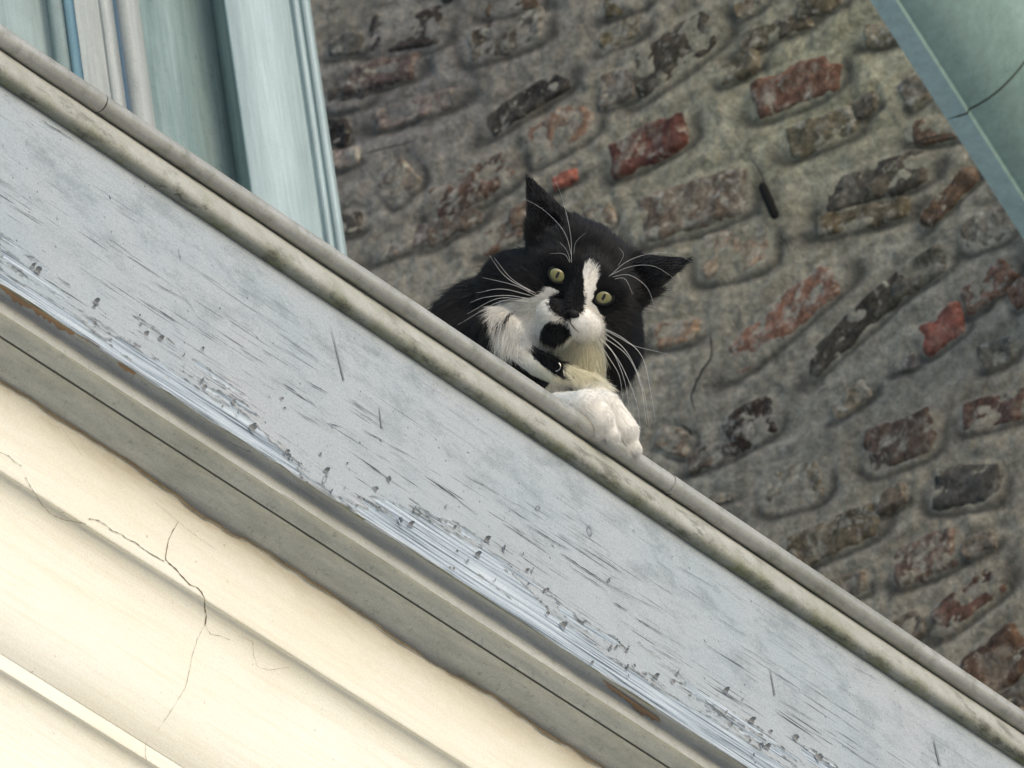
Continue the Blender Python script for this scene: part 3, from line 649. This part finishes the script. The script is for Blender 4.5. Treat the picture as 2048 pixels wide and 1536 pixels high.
# cracks in the mortar
V = []; Fs = []
for pts, w in [([(1422, 665), (1424, 700), (1420, 720), (1405, 740), (1392, 765), (1382, 795), (1390, 822)], 5), ([(1365, 850), (1380, 862), (1384, 872)], 6), ([(1505, 318), (1522, 345), (1530, 372)], 3), ([(1815, 290), (1850, 278), (1885, 270)], 5),
               ([(1560, 470), (1572, 484), (1578, 496)], 3), ([(720, 250 + 60), (770, 296), (830, 282)], 3)]:
    P = np.array(pts, float); d = np.r_[0, np.cumsum(np.hypot(*np.diff(P, axis=0).T))]; n = int(d[-1] / 5); s = np.linspace(0, d[-1], n); X_ = np.interp(s, d, P[:, 0]) + 2 * fbm(s * .1, s * 0, 3); Y_ = np.interp(s, d, P[:, 1])
    base = len(V); tx = np.gradient(X_); ty = np.gradient(Y_); ln = np.hypot(tx, ty)
    for i in range(n):
        ww = w * .5 * math.sin(math.pi * (.05 + .9 * i / (n - 1))) ** .5 * random.uniform(.6, 1)
        for sg in (-1, 1):
            p = on(X_[i] - ty[i] / ln[i] * ww * sg, Y_[i] + tx[i] / ln[i] * ww * sg, 0, Xw - .0075); V.append(tuple(p - wall.location))
        if i: k = base + 2 * i; Fs.append((k - 2, k - 1, k + 1, k))
o = link('mortar_crack', mesh_np('mortar_cracks', V, Fs), NT('mortar_crack_dirt').fin((.03, .028, .024), .95, .1), wall); tag(o, kind='stuff')
# ------------------------------------------------------------------ the cat
import openvdb as vdb
from mathutils.bvhtree import BVHTree
tH = on(1161, 571, 1, Yr - .012).y and (on(1161, 571, 1, Yr - .012) - O).dot(F)
SC = tH / FP                                              # metres per cat unit (one photo pixel)
def cw(px, py, w): return O + ray(px, py) * (tH - w * SC)   # cat space (across, down, towards the viewer) -> world
def w_roll(px, py): return (tH - (on(px, py, 1, Yr) - O).dot(F)) / SC
FR, FU = np.array([.894, .448]), np.array([.448, -.894])
def fpx(r, u): return (1161 + r * FR[0] + u * FU[0], 571 + r * FR[1] + u * FU[1])
step = 2.6
gx = np.arange(800, 1345, step, dtype=np.float32); gy_ = np.arange(385, 955, step, dtype=np.float32); gw = np.arange(-330, 236, step, dtype=np.float32)
gx = np.arange(770, 1400, step, dtype=np.float32); gy_ = np.arange(335, 955, step, dtype=np.float32)
PX, PY, PW_ = np.meshgrid(gx, gy_, gw, indexing='ij')
FRc = (PX - 1161) * FR[0] + (PY - 571) * FR[1]; FUc = (PX - 1161) * FU[0] + (PY - 571) * FU[1]
D = np.full(PX.shape, 400, np.float32)
def smin(a, b, k):
    h = np.clip(.5 + .5 * (b - a) / k, 0, 1); return b + (a - b) * h - k * h * (1 - h)
def ell(c, r, face=True):
    A, B = (FRc, FUc) if face else (PX, PY)
    x = (A - c[0]) / r[0]; y = (B - c[1]) / r[1]; z = (PW_ - c[2]) / r[2]
    k0 = np.sqrt(x * x + y * y + z * z) + 1e-6; k1 = np.sqrt((x / r[0]) ** 2 + (y / r[1]) ** 2 + (z / r[2]) ** 2) + 1e-9
    return k0 * (k0 - 1) / k1
def cap(a, b, ra, rb, face=True, flat=1.0, A=None):
    Ax, Bx = (FRc, FUc) if face else (PX, PY)
    a = np.array(a, float); b = np.array(b, float); ab = b - a; L = (ab @ ab)
    px, py, pz = Ax - a[0], Bx - a[1], PW_ - a[2]
    h = np.clip((px * ab[0] + py * ab[1] + pz * ab[2]) / L, 0, 1)
    dx, dy, dz = px - h * ab[0], py - h * ab[1], (pz - h * ab[2]) * flat
    return (np.sqrt(dx * dx + dy * dy + dz * dz) - (ra + (rb - ra) * h)).astype(np.float32)
def add(d, k=14):
    global D
    D = smin(D, d, k)
D = ell((0, 2, -62), (122, 104, 90)).astype(np.float32)
add(ell((-72, -52, -62), (74, 66, 66)), 30); add(ell((70, -52, -60), (76, 66, 66)), 30)
add(cap((2, 34, 16), (8, -50, 48), 26, 19), 26)                       # bridge of the nose
add(ell((-19, -74, 36), (37, 30, 30)), 12); add(ell((40, -68, 36), (36, 31, 30)), 12)   # whisker pads
add(ell((-4, -104, 20), (34, 24, 28)), 14)                            # chin
add(ell((-58, 22, 4), (30, 22, 22)), 24); add(ell((60, 22, 4), (30, 22, 22)), 24)   # brows
D = -smin(-D, ell((-51, -1, 46), (21, 19, 22)), 10); D = -smin(-D, ell((51, -1, 46), (21, 19, 22)), 10)   # sockets
# ears
add(ell((-30, 70, -60), (78, 46, 60)), 30)
for sx, b0, tip, rb in ((-1, (-92, 68, -50), (-194, 148, -40), 56), (1, (86, 58, -50), (172, 145, -40), 55)):
    ear = cap(b0, tip, rb, 2.2, True, 2.1)
    b1 = (b0[0] + 6 * sx, b0[1] + 2, b0[2] + 26); t1 = (tip[0] * .93, tip[1] * .93, tip[2] + 16)
    cup = cap(b1, t1, rb * .60, 1, True, 1.5)
    ear = np.maximum(ear, -cup); D = smin(D, ear.astype(np.float32), 16)
# ruff, chest, neck and body
add(ell((-92, -62, -92), (88, 80, 66)), 26); add(ell((84, -92, -92), (80, 88, 66)), 26)
add(ell((1098, 680, -52), (104, 78, 52), False), 22); add(ell((1168, 708, -48), (44, 48, 42), False), 20)
add(ell((1000, 672, -180), (128, 118, 110), False), 40)
add(cap((985, 705, -220), (820, 800, -300), 120, 118, False), 40)
add(cap((1190, 640, -120), (1215, 715, -120), 66, 38, False), 24)
# forelegs draped over the roll
wr = lambda x, y: w_roll(x, y)
wA = wr(1185, 835) + 30; wB = wr(1250, 885) + 28
add(cap((1000, 650, -40), (1046, 712, 0), 38, 25, False), 14); add(cap((1046, 712, 0), (1118, 748, 40), 25, 21, False), 8); add(cap((1118, 748, 40), (1166, 763, 30), 21, 15, False), 8)
add(cap((1112, 806, 70), (1172, 812, wA), 20, 31, False), 9)
add(cap((1175, 814, wA), (1198, 840, wA + 3), 34, 31, False), 10)
for (sx_, sy_, tx, ty, tw, r0) in ((1160, 812, 1166, 846, wA + 2, 15), (1180, 822, 1193, 862, wA + 7, 16.5), (1200, 826, 1222, 868, wA + 4, 16.5)):
    add(cap((sx_, sy_, wA + 8), (tx, ty, tw), 20, r0, False), 7)
D2 = cap((1172, 770, 0), (1212, 818, wB - 4), 24, 28, False); D2 = smin(D2, cap((1212, 815, wB - 4), (1246, 862, wB), 31, 31, False), 10)
for (sx_, sy_, tx, ty, tw, r0) in ((1228, 852, 1243, 897, wB + 6, 16), (1246, 856, 1266, 896, wB, 16)):
    D2 = smin(D2, cap((sx_, sy_, wB + 4), (tx, ty, tw), 20, r0, False), 6)
add(D2, 5)
gfl = vdb.FloatGrid(); gfl.background = 50.0; gfl.copyFromArray(np.ascontiguousarray(np.clip(D, -50, 50), dtype=np.float32))
pts_, quads_ = gfl.convertToQuads(0.0)
cp = np.array(pts_, float) * step + np.array([gx[0], gy_[0], gw[0]])
quads_ = np.array(quads_, int)
def to_world(P):
    P = np.asarray(P, float); Ro, Uo, Fo = np.array(R), np.array(U), np.array(F)
    d = Fo[None] + Ro[None] * ((P[:, 0:1] - 1024) / FP) + Uo[None] * ((768 - P[:, 1:2]) / FP)
    return np.array(O)[None] + d * (tH - P[:, 2:3] * SC)
anchor = cw(1120, 800, -60)
cat = empty('cat', tuple(anchor)); tag(cat, 'black and white cat peering down over the ledge with white front paws on the roll', 'cat', kind='thing')
Wc = to_world(cp) - np.array(anchor)[None]
me = mesh_np('cat_body', Wc, quads_[:, ::-1])
nrm = np.zeros(len(cp) * 3); me.vertex_normals.foreach_get('vector', nrm) if hasattr(me, 'vertex_normals') else None
# normals in cat space from the distance field gradient
def field_grad(P):
    g = []
    ix = (P - np.array([gx[0], gy_[0], gw[0]])) / step
    def samp(off):
        q = np.clip(np.rint(ix + off).astype(int), 0, np.array(D.shape) - 1); return D[q[:, 0], q[:, 1], q[:, 2]]
    for a_ in np.eye(3): g.append(samp(a_ * 1.5) - samp(-a_ * 1.5))
    g = np.stack(g, -1); return g / (np.linalg.norm(g, axis=1, keepdims=True) + 1e-9)
# --- coat pattern (fixed to the body)
def in_poly(x, y, poly):
    c = np.zeros(x.shape, bool); n = len(poly)
    for i in range(n):
        x1, y1 = poly[i]; x2, y2 = poly[(i + 1) % n]
        k = ((y1 > y) != (y2 > y)) & (x < (x2 - x1) * (y - y1) / (y2 - y1 + 1e-12) + x1); c ^= k
    return c
WHITE = [(1120, 584), (1108, 578), (1095, 574), (1086, 583), (1075, 590), (1060, 597), (1035, 600), (1006, 604), (988, 618), (983, 640), (988, 668), (999, 690), (1018, 712), (1042, 734), (1072, 753), (1092, 764), (1096, 800), (1120, 850), (1170, 880), (1240, 940), (1310, 940), (1300, 860), (1230, 790), (1216, 768),
  (1216, 746), (1212, 715), (1203, 685), (1210, 668), (1208, 650), (1205, 640), (1197, 620), (1184, 604), (1187, 590), (1192, 575), (1196, 548), (1190, 533), (1176, 524), (1167, 534), (1166, 548), (1168, 575), (1169, 600), (1166, 622), (1150, 632), (1140, 641), (1132, 640), (1118, 632), (1104, 622), (1097, 608), (1101, 594)]
CHEST = [(1050, 696), (1064, 686), (1082, 688), (1099, 694), (1114, 706), (1123, 726), (1128, 745), (1142, 757), (1128, 757), (1108, 748), (1092, 738), (1074, 722)]
def white_at(P):
    x = P[:, 0] + 3.0 * fbm(P[:, 0] * .16, P[:, 1] * .16, 3, 3); y = P[:, 1] + 3.0 * fbm(P[:, 0] * .16, P[:, 1] * .16, 8, 3)
    m = in_poly(x, y, WHITE)
    m &= ~(((x - 1112) / 31) ** 2 + ((y - 663) / 21.5) ** 2 < 1)
    m &= ~in_poly(x, y, CHEST)
    m &= ~((np.abs((x - 1010) * .9 - (y - 634) * -.5) < 14) & (np.abs((y - 634) * .9 + (x - 1010) * .45) < 2.6))
    m &= (P[:, 2] > -125) | (P[:, 1] > 770)
    return m
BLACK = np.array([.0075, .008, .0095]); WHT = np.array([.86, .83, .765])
def coat(P, jit=None):
    wm = white_at(P)
    cream = np.clip(sstep(648, 700, P[:, 1]) * sstep(1040, 1120, P[:, 0]) * (1 - sstep(742, 790, P[:, 1])), 0, 1)[:, None]  # cream tone of the bib fur, with the wall's warm bounce painted in
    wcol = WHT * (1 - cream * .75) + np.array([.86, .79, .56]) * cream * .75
    c = np.where(wm[:, None], wcol, BLACK); return c, wm
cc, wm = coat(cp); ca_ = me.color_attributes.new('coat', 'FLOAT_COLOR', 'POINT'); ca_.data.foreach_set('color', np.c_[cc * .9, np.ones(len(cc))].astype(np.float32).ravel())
t = NT('cat_skin'); a_ = t.n('Attribute'); a_.attribute_name = 'coat'; t.L(a_.outputs['Color'], t.b.inputs['Base Color']); t.b.inputs['Roughness'].default_value = .9; t.b.inputs['Specular IOR Level'].default_value = .1; M_skin = t.m
body = link('cat_body', me, M_skin, cat, True); body.name = 'body'
bvh = BVHTree.FromPolygons([tuple(v) for v in cp], [tuple(q) for q in quads_])
def surf_w(px, py, d=0.):
    h = bvh.ray_cast(Vector((px, py, 400)), Vector((0, 0, -1))); return (h[0].z if h[0] else d)
# --- fur as strands
t = NT('cat_fur'); a_ = t.n('Attribute'); a_.attribute_name = 'tint'
t.L(a_.outputs['Color'], t.b.inputs['Base Color']); t.b.inputs['Roughness'].default_value = .5; t.b.inputs['Specular IOR Level'].default_value = .35; M_fur = t.m
tri = np.concatenate([quads_[:, [0, 1, 2]], quads_[:, [0, 2, 3]]]); A_, B_, C_ = cp[tri[:, 0]], cp[tri[:, 1]], cp[tri[:, 2]]
cr_ = np.cross(B_ - A_, C_ - A_); area = np.linalg.norm(cr_, axis=1) / 2; cen = (A_ + B_ + C_) / 3
gn = field_grad(cen); wgt = area * (gn[:, 2] > -.45) * (cen[:, 2] > -300) * ((cen[:, 1] < 45 + .676 * cen[:, 0] + 70) | (cen[:, 0] > 1085))
wgt = wgt / wgt.sum(); NH = 170000
ti = rng.choice(len(tri), NH, p=wgt); u_, v_ = rng.random(NH), rng.random(NH); fl_ = u_ + v_ > 1; u_[fl_] = 1 - u_[fl_]; v_[fl_] = 1 - v_[fl_]
P0 = A_[ti] + (B_[ti] - A_[ti]) * u_[:, None] + (C_[ti] - A_[ti]) * v_[:, None]; N0 = field_grad(P0)
fr = (P0[:, 0] - 1161) * FR[0] + (P0[:, 1] - 571) * FR[1]; fu = (P0[:, 0] - 1161) * FU[0] + (P0[:, 1] - 571) * FU[1]
keep = (((np.abs(fr) - 51) / 21) ** 2 + (fu / 17) ** 2 > 1) | (P0[:, 2] < -40)
keep &= ~((np.abs(fr - 13) < 9) & (np.abs(fu + 58) < 7))
P0, N0, fr, fu = P0[keep], N0[keep], fr[keep], fu[keep]; n = len(P0)
leg = sstep(758, 785, P0[:, 1]) * (P0[:, 0] > 1085); arm = in_poly(P0[:, 0], P0[:, 1], [(985, 690), (1050, 690), (1180, 770), (1180, 800), (1060, 780)])
ear_m = ((fu > 60) & (np.abs(fr) > 70)).astype(float)
rad = np.stack([fr - 10, fu + 40], -1); rad /= np.linalg.norm(rad, axis=1, keepdims=True) + 1e-6       # away from the nose, in face axes
flow = np.zeros((n, 3)); flow[:, 0] = rad[:, 0] * FR[0] + rad[:, 1] * FU[0]; flow[:, 1] = rad[:, 0] * FR[1] + rad[:, 1] * FU[1]; flow[:, 2] = -.25
low = sstep(-70, -150, fu) * (1 - leg); dn = np.array([-.05, 1.0, .1]); flow = flow * (1 - low[:, None]) + dn * low[:, None]
legd = np.array([.62, .62, .1]); flow = flow * (1 - leg[:, None]) + legd * leg[:, None]
armd = np.array([.72, .55, .05]); flow[arm] = armd
for sx, tipv in ((-1, (-196, 150)), (1, (174, 146))):
    k = (ear_m > 0) & (np.sign(fr) == sx); d0 = np.array([tipv[0], tipv[1]]) - np.array([86 * sx, 74]); d0 = d0 / np.linalg.norm(d0)
    flow[k] = np.array([d0[0] * FR[0] + d0[1] * FU[0], d0[0] * FR[1] + d0[1] * FU[1], 0])
flow -= N0 * (flow * N0).sum(1, keepdims=True); flow /= np.linalg.norm(flow, axis=1, keepdims=True) + 1e-6
clump = np.stack([fbm(P0[:, 0] * .07, P0[:, 1] * .07, 3 + q, 3) for q in range(3)], -1)
lift = .30 + .12 * rng.random(n); lift[ear_m > 0] = .12; limb = (leg > .3) | arm; lift[limb] = .14
dirv = flow + N0 * lift[:, None] + .16 * rng.normal(size=(n, 3)) + np.where(limb, .10, np.where(white_at(P0), .18, .32))[:, None] * clump; dirv /= np.linalg.norm(dirv, axis=1, keepdims=True)
dn_nose = np.hypot(fr - 10, fu + 50)
Lh = 7 + 17 * sstep(50, 170, dn_nose); Lh = Lh + 8 * low
Lh = Lh * (1 - .5 * ear_m); Lh = np.where(leg > .3, 10, Lh); Lh = np.where(arm, 9, Lh)
Lh *= rng.uniform(.6, 1.25, n) * np.where((rng.random(n) < .03) & ~limb & ~white_at(P0), 1.7, 1)
Lh *= np.where(np.minimum(np.hypot(fr - 51, fu), np.hypot(fr + 51, fu)) < 34, .42, 1)
K = 5; ss = np.linspace(0, 1, K)[None, :, None]
grav = np.array([0, 1, 0]) * .25 + flow * .35
S_ = P0[:, None, :] - N0[:, None, :] * 1.2 + dirv[:, None, :] * Lh[:, None, None] * ss + (grav * Lh[:, None])[:, None, :] * ss ** 2 * .6
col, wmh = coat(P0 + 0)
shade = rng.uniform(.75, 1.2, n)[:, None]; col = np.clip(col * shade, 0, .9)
brown = rng.random(n) < .10; col[brown & ~wmh] = np.array([.028, .025, .024])
cupm = (ear_m > 0) & (rng.random(n) < .35) & (N0[:, 2] > .3) & ~wmh; col[cupm] = np.array([.05, .052, .056])
hw = to_world(S_.reshape(-1, 3)) - np.array(anchor)[None]
hc = bpy.data.hair_curves.new('fur'); hc.add_curves([K] * n)
hc.attributes['position'].data.foreach_set('vector', hw.astype(np.float32).ravel())
ra = hc.attributes.get('radius') or hc.attributes.new('radius', 'FLOAT', 'POINT')
rbase = np.where(wmh, .30, .36) * SC; ra.data.foreach_set('value', (rbase[:, None] * np.array([1, .95, .8, .5, .12])[None]).astype(np.float32).ravel())
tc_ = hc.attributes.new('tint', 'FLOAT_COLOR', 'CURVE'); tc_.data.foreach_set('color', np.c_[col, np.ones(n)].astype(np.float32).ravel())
fur = bpy.data.objects.new('fur', hc); C.objects.link(fur); hc.materials.append(M_fur); fur.parent = body; tag(fur, kind='stuff')
# --- eyes
def eye(px, py, ax, ay, ang, pang):
    a = math.radians(ang); ex = Vector((math.cos(a), math.sin(a))); ey = Vector((math.sin(a), -math.cos(a)))
    w0 = surf_w(px, py) - 1.0
    V = []; nr, nth = 14, 40
    for i in range(nr):
        q = i / (nr - 1)
        for j in range(nth):
            th = j / nth * 2 * math.pi; x = q * math.cos(th); y = q * math.sin(th)
            V.append((px + x * ax * ex.x + y * ay * ey.x, py + x * ax * ex.y + y * ay * ey.y, w0 + 7.5 * math.sqrt(max(0, 1.02 - q * q))))
    W = to_world(np.array(V)); ctr = cw(px, py, w0)
    me = mesh_np('eyeball', W - np.array(ctr)[None], grid_faces(nr, nth, True, closed_v=True))
    fx = []; fy = []; pa_ = math.radians(pang)
    for (x, y, w) in V: dx, dy = x - px, y - py; fx.append((dx * math.cos(pa_) + dy * math.sin(pa_)) / 18); fy.append((-dx * math.sin(pa_) + dy * math.cos(pa_)) / 15)
    fattr(me, 'ex', fx); fattr(me, 'ey', fy)
    o = link('eye', me, M_eye, cat, True); o.location = Vector(ctr) - Vector(anchor)
    # lid rim
    V = []; nth = 48; nm = 8
    for j in range(nth):
        th = j / nth * 2 * math.pi
        for k in range(nm):
            ph = k / nm * 2 * math.pi; q = 1.06 + .13 * math.cos(ph)
            x = q * math.cos(th); y = q * math.sin(th)
            V.append((px + x * ax * ex.x + y * ay * ey.x, py + x * ax * ex.y + y * ay * ey.y, w0 + 2.2 + 3 * math.sin(ph)))
    Fc = []
    for j in range(nth):
        for k in range(nm): Fc.append((j * nm + k, ((j + 1) % nth) * nm + k, ((j + 1) % nth) * nm + (k + 1) % nm, j * nm + (k + 1) % nm))
    link('eyelid', mesh_np('eyelid', to_world(np.array(V)) - np.array(ctr)[None], Fc), M_lid, o, True)
t = NT('cat_iris'); x = t.attr('ex'); y = t.attr('ey')
r2 = t.math('SQRT', t.math('ADD', t.math('MULTIPLY', x, x), t.math('MULTIPLY', y, y)))
n_ = t.noise(t.mapped((900, 900, 900)), 1.2, 4, .7)
c = t.mix(t.ramp(r2, [(.12, 0.), (.85, 1.)]), (.225, .20, .065), (.20, .20, .095))
c = t.mix(t.math('MULTIPLY', t.ramp(n_, [(.42, 0.), (.66, 1.)]), .45), c, (.14, .12, .03))
c = t.mix(t.ramp(r2, [(.84, 0.), (1.02, 1.)]), c, (.03, .03, .015))
xs2 = t.math('MULTIPLY', x, 5.2); ys2 = t.math('MULTIPLY', y, 1.75); pr_ = t.math('SQRT', t.math('ADD', t.math('MULTIPLY', xs2, xs2), t.math('MULTIPLY', ys2, ys2)))
c = t.mix(t.ramp(pr_, [(.75, 1.), (1.0, 0.)]), c, (.004, .004, .004))
t.fin(c, .12, .5); t.b.inputs['Coat Weight'].default_value = .6; t.b.inputs['Coat Roughness'].default_value = .03; M_eye = t.m
M_lid = NT('cat_eyelid').fin((.008, .008, .009), .45, .3)
eye(1115, 550, 18.2, 14.6, 34, 26); eye(1207.5, 594, 18.2, 14.2, 4, 26)
# --- nose leather and mouth line
nw = max(surf_w(*fpx(13, -58)), 20)
V = []
for i in range(12):
    for j in range(20):
        ph = i / 11 * math.pi / 2 * 1.3; th = j / 20 * 2 * math.pi
        rx = 13 * math.sin(ph) * math.cos(th) * (1 - .45 * max(0, -math.sin(th))); ry = 9 * math.sin(ph) * math.sin(th)
        x_, y_ = fpx(13 + rx, -57 + ry); V.append((x_, y_, nw - 2 + 7 * math.cos(ph)))
link('nose', mesh_np('nose', to_world(np.array(V)) - np.array(anchor)[None], grid_faces(12, 20, True, closed_v=True)), NT('nose_leather').fin((.010, .009, .010), .6, .25), cat, True)
def ribbon(name, pts, w, mat, lift_=1.5, n=14):
    P = np.array(pts, float); s = np.linspace(0, len(P) - 1, n); X_ = np.interp(s, range(len(P)), P[:, 0]); Y_ = np.interp(s, range(len(P)), P[:, 1]); V = []
    tx = np.gradient(X_); ty = np.gradient(Y_); ln = np.hypot(tx, ty)
    for i in range(n):
        ww = w * .5 * math.sin(math.pi * (.08 + .84 * i / (n - 1)))
        for sg in (-1, 1):
            a_x = X_[i] - ty[i] / ln[i] * ww * sg; a_y = Y_[i] + tx[i] / ln[i] * ww * sg; V.append((a_x, a_y, surf_w(a_x, a_y) + lift_))
    return link(name, mesh_np(name, to_world(np.array(V)) - np.array(anchor)[None], grid_faces(n, 2)), mat, cat)
ribbon('mouth', [(1140, 637), (1141, 647), (1150, 658), (1158, 664)], 2.4, NT('mouth_skin').fin((.16, .09, .08), .7), 3)
# --- collar ring
V = []; nw2 = surf_w(1117, 738) + 3
for i in range(28):
    th = math.radians(-55 + 150 * i / 27)
    for k in range(6):
        ph = k / 6 * 2 * math.pi; q = 9 + 1.2 * math.cos(ph); V.append((1112 + q * math.cos(th), 733 + q * math.sin(th), nw2 + 1.5 * math.sin(ph) + 3 * math.cos(th - .7)))
Fc = [(i * 6 + k, (i + 1) * 6 + k, (i + 1) * 6 + (k + 1) % 6, i * 6 + (k + 1) % 6) for i in range(27) for k in range(6)]
M_met = NT('bright_metal'); M_met.b.inputs['Metallic'].default_value = 1; M_met.fin((.8, .78, .72), .25)
# the ring hangs from a dark collar half buried in the fur
V2 = []
for i in range(15):
    u = i / 14; x_ = 1058 + 92 * u; y_ = 700 + 58 * u - 9 * math.sin(math.pi * u)
    for k in range(8):
        ph = k / 8 * 2 * math.pi; V2.append((x_ + 1.5 * math.cos(ph), y_ + 4 * math.cos(ph), surf_w(x_, y_) + 2 + 3 * math.sin(ph)))
col_o = link('collar', mesh_np('collar', to_world(np.array(V2)) - np.array(anchor)[None], grid_faces(15, 8, closed_v=True)), NT('black_webbing').fin((.01, .01, .011), .8), cat, True)
link('collar_ring', mesh_np('collar_ring', to_world(np.array(V)) - np.array(anchor)[None], Fc), M_met.m, col_o, True)
# --- whiskers
WH = [[(1207, 656), (1250, 679), (1285, 715), (1301, 781), (1311, 843)], [(1207, 664), (1246, 695), (1270, 734), (1289, 789), (1299, 855)], [(1195, 672), (1231, 711), (1254, 754), (1274, 808), (1281, 863)],
 [(1192, 675), (1215, 711), (1238, 750), (1246, 800)], [(1203, 671), (1254, 711), (1281, 769), (1293, 847)], [(1210, 660), (1240, 676), (1270, 692), (1335, 708)], [(1198, 674), (1226, 705), (1250, 765), (1262, 845)], [(1190, 678), (1208, 712), (1212, 770), (1213, 805)],
 [(1070, 590), (1027, 570), (965, 555)], [(1066, 585), (1012, 554), (977, 508)], [(1065, 592), (1004, 578), (953, 586)], [(1063, 599), (1016, 591), (969, 595), (941, 605)], [(1059, 601), (996, 597), (934, 628)], [(1074, 588), (1024, 558), (988, 515)], [(1060, 604), (1000, 603), (915, 650)],
 [(1143, 527), (1141, 468), (1125, 398), (1111, 363)], [(1144, 515), (1129, 465), (1090, 422), (1047, 396)], [(1147, 511), (1152, 484), (1172, 465)], [(1141, 523), (1133, 500), (1119, 484)], [(1140, 525), (1128, 508), (1100, 507)],
 [(1217, 554), (1254, 523), (1301, 507), (1348, 507), (1383, 523)], [(1219, 551), (1262, 533), (1309, 533), (1356, 562)], [(1223, 554), (1258, 550), (1293, 574), (1311, 617)], [(1227, 558), (1250, 558), (1266, 589)], [(1236, 532), (1247, 510), (1237, 494)]]
t = NT('whisker_hair'); t.fin((.85, .85, .84), .35, .5); M_wh = t.m
for wi, pts in enumerate(WH):
    P = smooth_curve(pts, 7); n_ = len(P); w0 = surf_w(*pts[0]) - 1
    V = []
    for i, (x, y) in enumerate(P):
        u = i / (n_ - 1); r = (.48 if wi < 15 else .33) * (1 - .8 * u); tx, ty = P[min(i + 1, n_ - 1)] - P[max(i - 1, 0)]; l_ = math.hypot(tx, ty)
        for k in range(4):
            ph = k / 4 * 2 * math.pi; V.append((x - ty / l_ * r * math.cos(ph), y + tx / l_ * r * math.cos(ph), w0 + 34 * math.sin(u * 1.5) + r * math.sin(ph)))
    link('whisker', mesh_np('whisker', to_world(np.array(V)) - np.array(anchor)[None], grid_faces(n_, 4, closed_v=True)), M_wh, cat)
print('CAT', len(cp), n, 'wroll', w_roll(1185, 830), w_roll(1250, 880), w_roll(1161, 846), w_roll(900, 640), tH)
